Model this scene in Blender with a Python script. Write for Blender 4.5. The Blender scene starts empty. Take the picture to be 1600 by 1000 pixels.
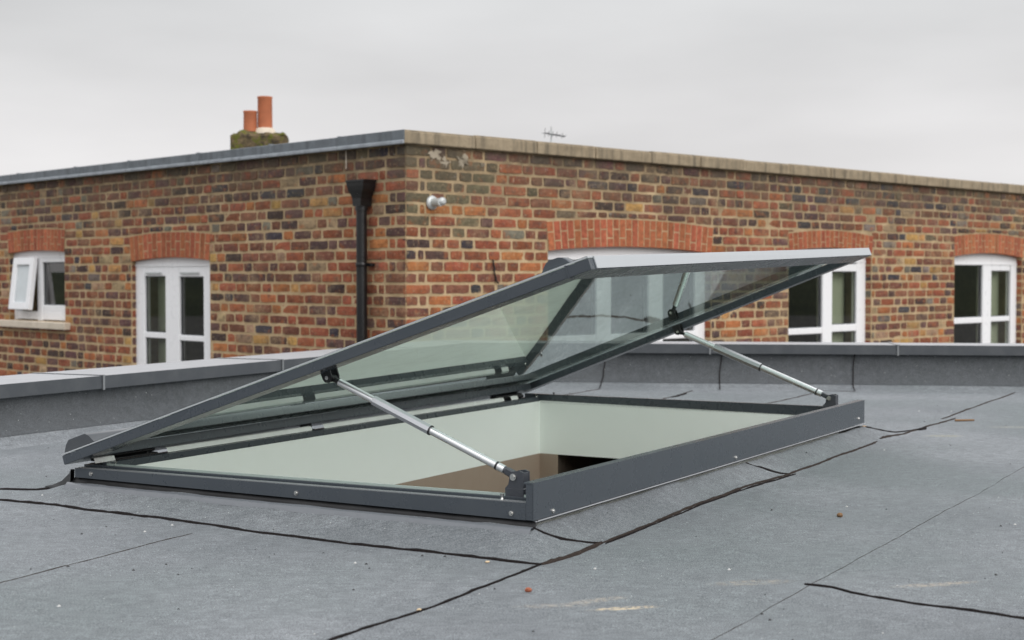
import bpy, math, random
from mathutils import Vector, Matrix, noise
random.seed(7)
SC = bpy.context.scene
COL = SC.collection
PI = math.pi

# ------------------------------------------------------------------ camera
CAM_H = 0.65
cd = bpy.data.cameras.new('camera')
cam = bpy.data.objects.new('camera', cd); COL.objects.link(cam)
cam.location = (0, 0, CAM_H)
cam.rotation_euler = (PI/2 - 0.02968, 0, 0)
cd.sensor_width = 36; cd.lens = 51.29
cd.clip_start = 0.05; cd.clip_end = 1500
cd.dof.use_dof = True; cd.dof.focus_distance = 4.1; cd.dof.aperture_fstop = 5.6
SC.camera = cam

# ------------------------------------------------------------------ world: overcast daylight
SUN_EL, SUN_AZ = math.radians(31), math.radians(142)
wd = bpy.data.worlds.new('World'); SC.world = wd; wd.use_nodes = True
nt = wd.node_tree; nt.nodes.clear()
def N(t, ty, **kw):
    n = t.nodes.new(ty)
    for k, v in kw.items(): setattr(n, k, v)
    return n
out = N(nt, 'ShaderNodeOutputWorld'); bg1 = N(nt, 'ShaderNodeBackground'); bg2 = N(nt, 'ShaderNodeBackground')
sky = N(nt, 'ShaderNodeTexSky', sky_type='NISHITA', sun_disc=False)
sky.sun_elevation = SUN_EL; sky.sun_rotation = SUN_AZ; sky.dust_density = 4
nt.links.new(sky.outputs[0], bg1.inputs[0]); bg1.inputs[1].default_value = 0.05
tc = N(nt, 'ShaderNodeTexCoord'); sep = N(nt, 'ShaderNodeSeparateXYZ')
nt.links.new(tc.outputs['Generated'], sep.inputs[0])
mp = N(nt, 'ShaderNodeMapping'); mp.inputs['Scale'].default_value = (1.6, 1.6, 6.0)
nt.links.new(tc.outputs['Generated'], mp.inputs[0])
nz = N(nt, 'ShaderNodeTexNoise'); nz.inputs['Scale'].default_value = 1.5; nz.inputs['Detail'].default_value = 6; nz.inputs['Roughness'].default_value = .45
nt.links.new(mp.outputs[0], nz.inputs['Vector'])
ramp = N(nt, 'ShaderNodeValToRGB')           # horizon to zenith
ce = ramp.color_ramp.elements
ce[0].position = 0.0; ce[0].color = (.81, .792, .790, 1)
ce[1].position = 1.0; ce[1].color = (2.0, 2.02, 2.05, 1)
e = ce.new(.10); e.color = (.79, .78, .785, 1)
e = ce.new(.20); e.color = (.66, .668, .675, 1)
e = ce.new(.45); e.color = (1.25, 1.26, 1.28, 1)
nt.links.new(sep.outputs['Z'], ramp.inputs[0])
cl = N(nt, 'ShaderNodeMapRange'); cl.inputs[1].default_value = .3; cl.inputs[2].default_value = .7; cl.inputs[3].default_value = .85; cl.inputs[4].default_value = 1.15
nt.links.new(nz.outputs[0], cl.inputs[0])
mul = N(nt, 'ShaderNodeVectorMath', operation='SCALE')
nt.links.new(ramp.outputs[0], mul.inputs[0]); nt.links.new(cl.outputs[0], mul.inputs['Scale'])
nt.links.new(mul.outputs[0], bg2.inputs[0]); bg2.inputs[1].default_value = 1.0
mx = N(nt, 'ShaderNodeMixShader'); mx.inputs[0].default_value = .96
nt.links.new(bg1.outputs[0], mx.inputs[1]); nt.links.new(bg2.outputs[0], mx.inputs[2]); nt.links.new(mx.outputs[0], out.inputs[0])

sd = bpy.data.lights.new('sun', 'SUN'); sd.energy = 1.5; sd.angle = math.radians(45); sd.color = (1, .97, .93)
sun = bpy.data.objects.new('sun', sd); COL.objects.link(sun)
# direction to the sun (Sky Texture: rotation measured clockwise from +Y)
sv = Vector((math.sin(SUN_AZ)*math.cos(SUN_EL), math.cos(SUN_AZ)*math.cos(SUN_EL), math.sin(SUN_EL)))
sun.rotation_euler = sv.to_track_quat('Z', 'Y').to_euler(); sun.location = sv*30
SC.view_settings.view_transform = 'Standard'; SC.view_settings.look = 'None'
SC.view_settings.exposure = 0.0; SC.view_settings.gamma = 1.0; SC.view_settings.use_curve_mapping = False

# ------------------------------------------------------------------ materials
def lin(r, g, b):
    f = lambda c: (c/255/12.92) if c/255 <= .04045 else ((c/255+.055)/1.055)**2.4
    return (f(r), f(g), f(b), 1)
class MT:
    """small node helper"""
    def __init__(s, name):
        s.m = bpy.data.materials.new(name); s.m.use_nodes = True; s.t = s.m.node_tree
        s.b = s.t.nodes['Principled BSDF']; s.o = s.t.nodes['Material Output']; s._c = None
    def n(s, ty, **kw): return N(s.t, ty, **kw)
    def l(s, a, b): s.t.links.new(a, b)
    def co(s, kind='Object', scale=None, rot=None):
        tc = s.n('ShaderNodeTexCoord'); o = tc.outputs[kind]
        if rot:                                        # turn first, then stretch
            m = s.n('ShaderNodeMapping'); s.l(o, m.inputs[0]); m.inputs['Rotation'].default_value = rot; o = m.outputs[0]
        if scale:
            m = s.n('ShaderNodeMapping'); s.l(o, m.inputs[0]); m.inputs['Scale'].default_value = scale; o = m.outputs[0]
        return o
    def noise(s, vec, scale, detail=4, rough=.55, dist=0):
        n = s.n('ShaderNodeTexNoise'); s.l(vec, n.inputs['Vector'])
        n.inputs['Scale'].default_value = scale; n.inputs['Detail'].default_value = detail
        n.inputs['Roughness'].default_value = rough; n.inputs['Distortion'].default_value = dist
        return n.outputs[0]
    def rng(s, v, a, b, c=0., d=1.):
        n = s.n('ShaderNodeMapRange'); s.l(v, n.inputs[0])
        for i, x in enumerate((a, b, c, d)): n.inputs[i+1].default_value = x
        return n.outputs[0]
    def mix(s, f, a, b, mode='MIX'):
        n = s.n('ShaderNodeMix', data_type='RGBA', blend_type=mode)
        for v, i in ((f, 0), (a, 6), (b, 7)):
            if hasattr(v, 'is_output') or isinstance(v, bpy.types.NodeSocket): s.l(v, n.inputs[i])
            else: n.inputs[i].default_value = v
        return n.outputs[2]
    def math(s, op, a, b=0.):
        n = s.n('ShaderNodeMath', operation=op)
        for v, i in ((a, 0), (b, 1)):
            if isinstance(v, bpy.types.NodeSocket): s.l(v, n.inputs[i])
            else: n.inputs[i].default_value = v
        return n.outputs[0]
    def bump(s, h, strength=.3, dist=.01):
        n = s.n('ShaderNodeBump'); s.l(h, n.inputs['Height']); n.inputs['Strength'].default_value = strength; n.inputs['Distance'].default_value = dist
        s.l(n.outputs[0], s.b.inputs['Normal']); return n
    def set(s, col=None, rough=None, metal=None, spec=None):
        for v, k in ((col, 'Base Color'), (rough, 'Roughness'), (metal, 'Metallic'), (spec, 'Specular IOR Level')):
            if v is None: continue
            if isinstance(v, bpy.types.NodeSocket): s.l(v, s.b.inputs[k])
            else: s.b.inputs[k].default_value = v
        return s

def painted(name, col, rough=.4, metal=0, dust=.15, spec=.5, dustcol=(.25, .25, .24, 1), bump=.05):
    q = MT(name); c = q.co()
    n1 = q.noise(c, 9, 6, .65); n2 = q.noise(c, 160, 3, .6)
    f = q.math('MULTIPLY', q.rng(n1, .45, .75), dust)
    base = q.mix(f, col, dustcol)
    q.set(base, q.rng(n1, .3, .8, rough*.8, min(1, rough*1.3)), metal, spec)
    q.bump(n2, bump, .002)
    return q.m
M = {}
M['anthracite'] = painted('anthracite_powder_coat', (.056, .066, .078, 1), .28, dust=.05, dustcol=(.16, .17, .17, 1), bump=.0)
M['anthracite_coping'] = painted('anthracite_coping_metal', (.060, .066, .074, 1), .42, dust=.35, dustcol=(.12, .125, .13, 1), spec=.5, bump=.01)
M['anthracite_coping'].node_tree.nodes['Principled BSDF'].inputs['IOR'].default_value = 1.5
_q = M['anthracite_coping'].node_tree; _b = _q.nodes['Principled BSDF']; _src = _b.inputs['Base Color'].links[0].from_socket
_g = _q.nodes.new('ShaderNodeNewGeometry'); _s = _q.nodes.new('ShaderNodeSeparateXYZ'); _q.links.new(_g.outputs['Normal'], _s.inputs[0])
_m = _q.nodes.new('ShaderNodeMapRange'); _m.inputs[1].default_value = .70; _m.inputs[2].default_value = .90; _m.inputs[4].default_value = .9; _q.links.new(_s.outputs['Z'], _m.inputs[0])  # up-facing faces get a paler colour, standing in for bright sky sheen
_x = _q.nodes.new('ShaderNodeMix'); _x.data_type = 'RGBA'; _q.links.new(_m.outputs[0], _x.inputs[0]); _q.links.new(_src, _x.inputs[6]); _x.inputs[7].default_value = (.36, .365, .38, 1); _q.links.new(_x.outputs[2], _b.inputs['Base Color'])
M['silver_paint'] = painted('silver_grey_paint', (.44, .46, .48, 1), .35, dust=.1, dustcol=(.35, .35, .35, 1))
M['black'] = painted('black_plastic', (.012, .012, .013, 1), .4, dust=.2, dustcol=(.06, .06, .06, 1))
M['bracket'] = painted('grey_cast_metal', (.045, .050, .06, 1), .35, dust=.3, dustcol=(.12, .12, .13, 1))
M['alu'] = painted('anodised_aluminium', (.78, .79, .80, 1), .28, metal=.85, dust=.1, dustcol=(.5, .5, .5, 1))
M['alu_dull'] = painted('aluminium_sleeve', (.50, .51, .53, 1), .36, metal=.8, dust=.1, dustcol=(.4, .4, .4, 1))
M['steel'] = painted('stainless_steel', (.65, .64, .62, 1), .22, metal=1, dust=.1)
M['lining'] = painted('white_lining_paint', (.93, .965, .93, 1), .7, dust=.03, dustcol=(.6, .6, .5, 1))
M['brown'] = painted('brown_room_wall', (.36, .275, .215, 1), .8, dust=.15, dustcol=(.3, .22, .17, 1))
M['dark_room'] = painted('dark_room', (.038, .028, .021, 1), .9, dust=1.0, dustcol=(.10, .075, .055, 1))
M['upvc'] = painted('white_upvc', (.86, .86, .88, 1), .3, dust=.03, dustcol=(.6, .6, .58, 1))
M['gasket'] = painted('grey_gasket', (.10, .11, .12, 1), .6)
M['blind'] = painted('olive_blind', (.56, .58, .44, 1), .8)
M['net'] = painted('pale_net_curtain', (.62, .66, .68, 1), .9)
M['black_iron'] = painted('black_gloss_paint', (.006, .006, .007, 1), .33, dust=.15, dustcol=(.03, .03, .03, 1))
M['sill'] = painted('stone_sill', (.62, .54, .44, 1), .8, dust=.6, dustcol=(.40, .35, .27, 1))
M['old_render'] = painted('old_render', (.36, .305, .23, 1), .9, dust=1.0, dustcol=(.13, .11, .075, 1))
M['clip_grey'] = painted('clip_grey', (.19, .20, .21, 1), .35)
M['galv'] = painted('galvanised_grey', (.55, .57, .57, 1), .45, metal=.3, dust=.3)
M['terracotta'] = painted('terracotta', (.42, .13, .055, 1), .8, dust=.6, dustcol=(.25, .09, .05, 1))
M['render_wall'] = painted('grey_render', (.30, .29, .27, 1), .9, dust=.6)
M['white_bit'] = painted('white_chip', (.8, .8, .78, 1), .6); M['pale_bit'] = painted('pale_chip', (.45, .45, .44, 1), .7)

def felt(name, dark=1.0):
    q = MT(name); c = q.co()
    fine = q.noise(c, 420, 2, .7)
    st = q.noise(q.co(scale=(5, 26, 20), rot=(0, 0, math.radians(58))), 5, 7, .64, .5)
    med = q.noise(c, 24, 7, .68)
    big = q.noise(c, 1.1, 4, .55, .4)
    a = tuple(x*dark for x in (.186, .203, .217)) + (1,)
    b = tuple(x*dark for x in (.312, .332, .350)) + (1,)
    col = q.mix(q.rng(big, .36, .64), a, b)
    grn = q.mix(q.rng(q.noise(c, .8, 3, .5), .45, .65), col, tuple(x*dark for x in (.205, .235, .240)) + (1,))
    col = q.mix(q.rng(st, .38, .56), q.mix(.55, (.09, .095, .10, 1), grn), grn)
    col = q.mix(q.rng(med, .38, .62, 0, .55), q.mix(.58, col, (.09, .098, .108, 1)), col)
    grit = q.rng(fine, .38, .64, .50, 1.50)
    m = q.n('ShaderNodeVectorMath', operation='SCALE'); q.l(col, m.inputs[0]); q.l(grit, m.inputs['Scale'])
    vo = q.n('ShaderNodeTexVoronoi'); q.l(c, vo.inputs['Vector']); vo.inputs['Scale'].default_value = 60
    sp = q.math('LESS_THAN', vo.outputs['Distance'], .09)
    vs = q.n('ShaderNodeSeparateColor'); q.l(vo.outputs['Color'], vs.inputs[0])
    sel = q.math('MULTIPLY', sp, q.math('GREATER_THAN', vs.outputs[0], .86))
    col = q.mix(sel, m.outputs[0], (.55, .56, .55, 1))
    sel2 = q.math('MULTIPLY', sp, q.math('LESS_THAN', vs.outputs[0], .12))
    col = q.mix(sel2, col, (.02, .02, .02, 1))
    q.set(col, q.rng(med, .3, .7, .72, .9), 0, .35)
    h = q.math('ADD', q.math('MULTIPLY', fine, .5), q.math('MULTIPLY', st, 1.2))
    q.bump(h, .45, .004)
    return q
fq = felt('roof_felt')
# tan scuffs lying on the felt at fixed places of the roof
def scuff(q, spots):
    c = q.co(); base = q.b.inputs['Base Color'].links[0].from_socket
    for (a, b, ra, rb, ang, col, k) in spots:
        m = q.n('ShaderNodeMapping', vector_type='TEXTURE'); q.l(c, m.inputs[0])
        m.inputs['Location'].default_value = (a, b, 0); m.inputs['Rotation'].default_value = (0, 0, ang); m.inputs['Scale'].default_value = (ra, rb, 5)
        g = q.n('ShaderNodeTexGradient', gradient_type='SPHERICAL'); q.l(m.outputs[0], g.inputs[0])
        f = q.math('MULTIPLY', q.rng(g.outputs[1], 0, .5), q.rng(q.noise(c, 70, 5, .7), .42, .62))
        base = q.mix(q.math('MULTIPLY', f, k), base, col)
    q.l(base, q.b.inputs['Base Color'])
W1 = math.radians(-60)
scuff(fq, [(-.47, -.47, .085, .016, W1+.25, (.62, .50, .33, 1), 1.0), (-.44, -.39, .09, .02, W1+.5, (.5, .42, .32, 1), .5),
           (-.52, -.34, .09, .02, W1+.1, (.45, .38, .3, 1), .35), (-.12, -.60, .11, .03, W1+.2, (.5, .40, .28, 1), .28),
           (.06, -.94, .12, .02, W1+.3, (.58, .46, .32, 1), .4), (3.5, -.45, .16, .05, W1, (.5, .46, .36, 1), .3), (3.0, -.25, .1, .04, W1, (.35, .33, .2, 1), .6)])
M['felt'] = fq.m
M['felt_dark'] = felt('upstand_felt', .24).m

def bitumen(name, col, rough):
    q = MT(name); c = q.co(); n = q.noise(c, 300, 3, .6)
    q.set(q.mix(q.rng(n, .45, .66), col, tuple(x*2.0+.004 for x in col[:3])+(1,)), .9, 0, .12); q.bump(n, .8, .004); return q.m
M['bitumen'] = bitumen('bitumen_bead', (.009, .007, .007, 1), .45)
M['bitumen_brown'] = bitumen('weathered_bitumen', (.028, .021, .018, 1), .7)
q = MT('grey_sealant'); c = q.co(); n = q.noise(c, 30, 4); q.set((.13, .14, .155, 1), .28, 0, .5); q.bump(n, .4, .01); M['sealant'] = q.m

# glass
def glass(name, tint, refl_ior, rough=0.0, reflcol=(1, 1, 1, 1), smear=True, reflect_boost=0.0):
    q = MT(name); q.t.nodes.remove(q.b)
    tr = q.n('ShaderNodeBsdfTransparent'); tr.inputs[0].default_value = tint
    gl = q.n('ShaderNodeBsdfGlossy'); gl.inputs['Color'].default_value = reflcol; gl.inputs['Roughness'].default_value = rough
    fr = q.n('ShaderNodeFresnel'); fr.inputs[0].default_value = refl_ior
    f = q.math('ADD', fr.outputs[0], reflect_boost)
    mxs = q.n('ShaderNodeMixShader'); q.l(f, mxs.inputs[0]); q.l(tr.outputs[0], mxs.inputs[1]); q.l(gl.outputs[0], mxs.inputs[2])
    last = mxs.outputs[0]
    if smear:
        bp = q.n('ShaderNodeBump'); bp.inputs['Strength'].default_value = .006; bp.inputs['Distance'].default_value = .01; q.l(q.noise(q.co(), 3.2, 2, .5), bp.inputs['Height']); q.l(bp.outputs[0], gl.inputs['Normal'])
        c = q.co(); d = q.noise(c, 6, 6, .65, .5)
        c2 = q.co(scale=(3, 26, 3)); s2 = q.noise(c2, 4, 5, .6)
        df = q.n('ShaderNodeBsdfDiffuse'); df.inputs[0].default_value = (.32, .34, .32, 1)
        m2 = q.n('ShaderNodeMixShader'); ff = q.math('ADD', q.rng(d, .5, .8, .02, .12), q.rng(s2, .5, .8, 0, .10)); q.l(ff, m2.inputs[0])
        q.l(last, m2.inputs[1]); q.l(df.outputs[0], m2.inputs[2]); last = m2.outputs[0]
    q.l(last, q.o.inputs[0]); return q.m
M['lid_glass'] = glass('tinted_roof_glass', (.50, .60, .55, 1), 2.6, .008, (.92, 1.0, .96, 1), reflect_boost=.10)
M['pane'] = glass('window_glass', (.80, .84, .81, 1), 1.45, .01, smear=False, reflect_boost=.06)

# bricks
q = MT('stock_brick'); c = q.n('ShaderNodeNewGeometry').outputs['Position']
att = q.n('ShaderNodeAttribute', attribute_name='bcol'); oi = q.n('ShaderNodeObjectInfo')
ad = q.mix(1.0, att.outputs['Color'], oi.outputs['Color'], 'ADD')
n1 = q.noise(c, 26, 6, .7, .3); n2 = q.noise(c, 95, 4, .65); n3 = q.noise(c, 6, 5, .6)
sc = q.n('ShaderNodeVectorMath', operation='SCALE'); q.l(ad, sc.inputs[0]); q.l(q.rng(n1, .3, .7, .62, 1.45), sc.inputs['Scale'])
col = q.mix(q.rng(q.noise(c, 13, 4, .7), .52, .66, 0, .72), sc.outputs[0], (.055, .042, .038, 1))
col = q.mix(q.rng(q.noise(c, 11, 3, .6), .56, .68, 0, .55), col, (.36, .12, .045, 1))
col = q.mix(q.rng(n2, .56, .72, 0, .55), col, (.05, .04, .04, 1))
col = q.mix(q.rng(q.noise(c, 42, 5, .75), .57, .69, 0, .8), col, (.46, .34, .21, 1))
col = q.mix(q.math('MULTIPLY', q.rng(q.noise(c, 2.2, 5, .7), .55, .66), q.rng(n2, .40, .60, 0, .8)), col, (.40, .28, .165, 1))
# grey-green lichen and white salts high on the wall
sx = q.n('ShaderNodeSeparateXYZ'); q.l(c, sx.inputs[0]); hi = q.rng(sx.outputs['Z'], 1.0, 1.6)
col = q.mix(q.math('MULTIPLY', q.math('MULTIPLY', hi, q.rng(n3, .36, .58)), .85), col, (.105, .088, .062, 1))
col = q.mix(q.math('MULTIPLY', q.rng(sx.outputs['Z'], .7, 1.5, .15, 1), q.rng(q.noise(c, 17, 5, .7), .64, .72, 0, .7)), col, (.42, .38, .33, 1))
q.set(col, .88, 0, .25); q.bump(q.math('ADD', n2, q.math('MULTIPLY', n1, 1.5)), .55, .006); M['brick'] = q.m
q = MT('red_rubbing_brick'); c = q.n('ShaderNodeNewGeometry').outputs['Position']; oi = q.n('ShaderNodeObjectInfo'); sc = q.n('ShaderNodeVectorMath', operation='SCALE')
n1 = q.noise(c, 30, 5, .65); q.l(oi.outputs['Color'], sc.inputs[0]); q.l(q.rng(n1, .3, .7, .65, 1.35), sc.inputs['Scale'])
q.set(q.mix(q.rng(q.noise(c, 50, 4, .7), .6, .75, 0, .5), sc.outputs[0], (.40, .27, .16, 1)), .88, 0, .25); q.bump(n1, .4, .004); M['arch_brick'] = q.m
q = MT('lime_mortar'); c = q.n('ShaderNodeNewGeometry').outputs['Position']
n1 = q.noise(c, 7, 6, .65); n2 = q.noise(c, 120, 4, .7); sx = q.n('ShaderNodeSeparateXYZ'); q.l(c, sx.inputs[0])
col = q.mix(q.rng(n1, .35, .65), (.42, .305, .175, 1), (.60, .45, .275, 1))
col = q.mix(q.math('MULTIPLY', q.rng(sx.outputs['Z'], .95, 1.6, .1, 1), q.rng(q.noise(c, 4, 5, .6), .34, .56, .25, 1)), col, (.15, .115, .075, 1))
col = q.mix(q.rng(n2, .5, .75, 0, .4), col, (.25, .18, .11, 1))
q.set(col, .95, 0, .2); q.bump(n2, .8, .006); M['mortar'] = q.m
# lower walls, out of view behind the parapet
q = MT('brickwork_below'); br = q.n('ShaderNodeTexBrick'); c = q.co(rot=(PI/2, 0, 0)); q.l(c, br.inputs['Vector'])
br.inputs['Color1'].default_value = (.26, .11, .06, 1); br.inputs['Color2'].default_value = (.14, .09, .07, 1); br.inputs['Mortar'].default_value = (.42, .32, .2, 1)
br.inputs['Scale'].default_value = 1; br.inputs['Brick Width'].default_value = .236; br.inputs['Row Height'].default_value = .0805; br.inputs['Mortar Size'].default_value = .006
q.set(br.outputs[0], .9); M['brick_low'] = q.m
def stone(name, a, b, cdark):
    q = MT(name); c = q.n('ShaderNodeNewGeometry').outputs['Position']
    st = q.n('ShaderNodeMapping'); q.l(c, st.inputs[0]); st.inputs['Scale'].default_value = (14, 14, 1.5)
    n1 = q.noise(c, 9, 6, .7); n2 = q.noise(st.outputs[0], 1.2, 5, .6); n3 = q.noise(c, 110, 3, .7)
    col = q.mix(q.rng(n1, .35, .65), a, b); col = q.mix(q.rng(n2, .48, .68, 0, .7), col, cdark); col = q.mix(q.rng(n3, .55, .7, 0, .4), col, cdark)
    q.set(col, .88, 0, .3); q.bump(n3, .5, .004); return q.m
M['cap_stone'] = stone('weathered_coping_stone', (.36, .29, .20, 1), (.25, .20, .135, 1), (.11, .095, .07, 1))
M['lead'] = stone('lead_sheet', (.12, .135, .15, 1), (.17, .19, .21, 1), (.075, .085, .095, 1))
M['lead'].node_tree.nodes['Principled BSDF'].inputs['Roughness'].default_value = .5
M['lead_pale'] = stone('pale_lead_edge', (.36, .39, .42, 1), (.28, .30, .33, 1), (.20, .22, .24, 1))
q = MT('mossy_masonry'); c = q.n('ShaderNodeNewGeometry').outputs['Position']
col = q.mix(q.rng(q.noise(c, 12, 5, .7), .40, .60), (.045, .036, .026, 1), (.17, .125, .07, 1)); col = q.mix(q.rng(q.noise(c, 17, 5, .7), .50, .60), col, (.115, .12, .022, 1)); q.set(col, .95, 0, .2); q.bump(q.noise(c, 40, 4, .7), .8, .02); M['moss'] = q.m
def ground_mat(name, a, b, s):
    q = MT(name); c = q.co(); q.set(q.mix(q.rng(q.noise(c, s, 6, .6), .35, .65), a, b), .95); return q.m
M['ground'] = ground_mat('ground_tarmac', (.06, .06, .055, 1), (.10, .10, .09, 1), .3)
M['hill'] = ground_mat('wooded_hill', (.018, .026, .012, 1), (.045, .055, .024, 1), .12)

# ------------------------------------------------------------------ object helpers
def tag(o, label=None, cat=None, group=None, kind=None):
    for k, v in (('label', label), ('category', cat), ('group', group), ('kind', kind)):
        if v: o[k] = v
    return o
def empty(name, loc, rz=0, **kw):
    o = bpy.data.objects.new(name, None); COL.objects.link(o); o.location = loc; o.rotation_euler = (0, 0, rz)
    o.empty_display_size = .1; return tag(o, **kw)
class MB:
    def __init__(s): s.v = []; s.f = []; s.c = []; s.sm = []
    def add(s, vs, fs, smooth=False):
        k = len(s.v); s.v += [tuple(v) for v in vs]; s.f += [tuple(i+k for i in f) for f in fs]; s.sm += [smooth]*len(fs); return s
    def box(s, x0, x1, y0, y1, z0, z1, bev=0.0):
        if bev <= 0:
            vs = [(x, y, z) for x in (x0, x1) for y in (y0, y1) for z in (z0, z1)]
            return s.add(vs, [(0, 1, 3, 2), (4, 6, 7, 5), (0, 4, 5, 1), (2, 3, 7, 6), (0, 2, 6, 4), (1, 5, 7, 3)])
        return s.obox(Matrix.Translation(((x0+x1)/2, (y0+y1)/2, (z0+z1)/2)), x1-x0, y1-y0, z1-z0, bev)
    def obox(s, M4, sx, sy, sz, bev=.002):
        """chamfered box under a matrix"""
        hx, hy, hz = sx/2, sy/2, sz/2; bev = min(bev, hx*.9, hy*.9, hz*.9); vs = []; idx = {}
        for ix in (-1, 1):
            for iy in (-1, 1):
                for iz in (-1, 1):
                    for ax in range(3):
                        p = [ix*(hx-bev), iy*(hy-bev), iz*(hz-bev)]; p[ax] = (ix*hx, iy*hy, iz*hz)[ax]
                        idx[(ix, iy, iz, ax)] = len(vs); vs.append(M4 @ Vector(p))
        fs = []
        for ax in range(3):
            o1, o2 = [a for a in range(3) if a != ax]
            for sg in (-1, 1):
                ring = []
                for (p, q_) in ((-1, -1), (1, -1), (1, 1), (-1, 1)):
                    k = [0, 0, 0]; k[ax] = sg; k[o1] = p; k[o2] = q_; ring.append(idx[(k[0], k[1], k[2], ax)])
                flip = (sg < 0) != (ax == 1)
                fs.append(tuple(ring[::-1]) if flip else tuple(ring))
        for ax in range(3):          # edges parallel to ax
            o1, o2 = [a for a in range(3) if a != ax]
            for p in (-1, 1):
                for q_ in (-1, 1):
                    k0 = [0]*3; k1 = [0]*3; k0[ax] = -1; k1[ax] = 1
                    for k in (k0, k1): k[o1] = p; k[o2] = q_
                    a = idx[(*k0, o1)]; b = idx[(*k1, o1)]; c_ = idx[(*k1, o2)]; d = idx[(*k0, o2)]
                    fs.append((a, b, c_, d))
        for ix in (-1, 1):
            for iy in (-1, 1):
                for iz in (-1, 1): fs.append(tuple(idx[(ix, iy, iz, ax)] for ax in range(3)))
        return s.add(vs, fs)
    def tube(s, p0, p1, r0, r1=None, n=20, caps=True, smooth=True):
        p0, p1 = Vector(p0), Vector(p1); r1 = r0 if r1 is None else r1
        d = (p1-p0).normalized(); a = d.orthogonal().normalized(); b = d.cross(a); vs = []
        for p, r in ((p0, r0), (p1, r1)):
            for i in range(n):
                t = 2*PI*i/n; vs.append(p + a*math.cos(t)*r + b*math.sin(t)*r)
        s.add(vs, [(i, (i+1) % n, n+(i+1) % n, n+i) for i in range(n)], smooth)
        if caps: s.add(vs, [tuple(range(n))[::-1], tuple(range(n, 2*n))])
        return s
    def lathe(s, prof, n=24, M4=None):
        M4 = M4 or Matrix.Identity(4); vs = []
        for r, z in prof:
            for i in range(n): vs.append(M4 @ Vector((r*math.cos(2*PI*i/n), r*math.sin(2*PI*i/n), z)))
        fs = []
        for k in range(len(prof)-1):
            for i in range(n): fs.append((k*n+i, k*n+(i+1) % n, (k+1)*n+(i+1) % n, (k+1)*n+i))
        s.add(vs, fs, True)
        s.add(vs[:n], [tuple(range(n))[::-1]]); s.add(vs[-n:], [tuple(range(n))]); return s
    def prism(s, bottom, top):
        n = len(bottom); vs = list(bottom)+list(top)
        return s.add(vs, [tuple(range(n))[::-1], tuple(range(n, 2*n))] + [(i, (i+1) % n, n+(i+1) % n, n+i) for i in range(n)])
    def build(s, name, mat, parent=None, loc=(0, 0, 0), rz=0, recalc=True, **kw):
        me = bpy.data.meshes.new(name); me.from_pydata([tuple(v) for v in s.v], [], s.f)
        me.polygons.foreach_set('use_smooth', s.sm)
        if recalc:
            import bmesh
            bm = bmesh.new(); bm.from_mesh(me); bmesh.ops.recalc_face_normals(bm, faces=bm.faces); bm.to_mesh(me); bm.free()
        me.update(); me.materials.append(mat)
        o = bpy.data.objects.new(name, me); COL.objects.link(o); o.location = loc; o.rotation_euler = (0, 0, rz)
        if parent: o.parent = parent
        return tag(o, **kw)
def fbm(x, y, z=0, s=1.0, o=3): return noise.fractal(Vector((x*s, y*s, z*s)), .8, 2.0, o)

# ------------------------------------------------------------------ frames of reference
UA = math.atan2(.86587, .50026)                      # skylight and roof: local x runs along the long side
B0 = Vector((.0488, 3.4791, 0))
U = Vector((math.cos(UA), math.sin(UA), 0)); Wv = Vector((-U.y, U.x, 0))
L, W = 2.72, 1.53
Z0, Z1 = .065, .156
Q0 = Vector((-.735, 10.126, 0)); BY = .765             # corner of the brick building

# ------------------------------------------------------------------ ground and hills
MB().add([(-900, -900, -3.5), (900, -900, -3.5), (900, 900, -3.5), (-900, 900, -3.5)], [(0, 1, 2, 3)]).build('ground', M['ground'], kind='structure')
hb = MB(); n = 180; vs = []; 
for i in range(n):
    t = 2*PI*i/n; back = max(0, -math.sin(t))
    h = 2.2 + back*1.2 + 3.0*fbm(math.cos(t)*6, math.sin(t)*6, 3)
    h = max(h, 1.5)
    for r, hh in ((150, -3.6), (165, h*.6), (190, h), (260, h*.8), (300, -3.6)):
        vs.append((math.cos(t)*r, math.sin(t)*r, hh + (0 if hh < -3 else 1.2*fbm(math.cos(t)*30, math.sin(t)*30, r))))
for i in range(n):
    j = (i+1) % n
    for k in range(4): hb.f.append((i*5+k, j*5+k, j*5+k+1, i*5+k+1)); hb.sm.append(True)
hb.v = vs; hb.build('hills', M['hill'], kind='structure')

# ------------------------------------------------------------------ the flat roof
def ramp_h(a, b):
    da = max(-a, a-L, 0); db = max(-b, b-W, 0)
    Da = .17 if a < 0 else .40; Db = .125 if b < 0 else .26
    d = math.hypot(da/Da, db/Db)
    if d >= 1: return 0
    x = 1-d; return (Z0-.014)*(x*x*(1.9-.9*x))
def zroof(a, b):
    r_ = ramp_h(a, b); z = r_ + .0045*fbm(a, b, 1, 1.3, 3) + .0014*fbm(a, b, 5, 6, 2) + (.005*fbm(a, b, 8, 7, 3)*min(1, r_/.02))
    return z
def lin_list(segs):
    r = []
    for a, b, st in segs:
        k = max(1, round((b-a)/st)); r += [a+(b-a)*i/k for i in range(k)]
    return r + [segs[-1][1]]
al = lin_list([(-6, -2, .25), (-2, -.4, .08), (-.4, 0, .025), (0, L, .06), (L, L+.5, .03), (L+.5, 5.6, .12), (5.6, 7.3, .12)])
bl = lin_list([(-6, -2, .25), (-2, -.3, .08), (-.3, 0, .0208), (0, W, .06), (W, W+.4, .026), (W+.4, 3.6, .12)])
def to_w(a, b): return B0 + U*a + Wv*b
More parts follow.
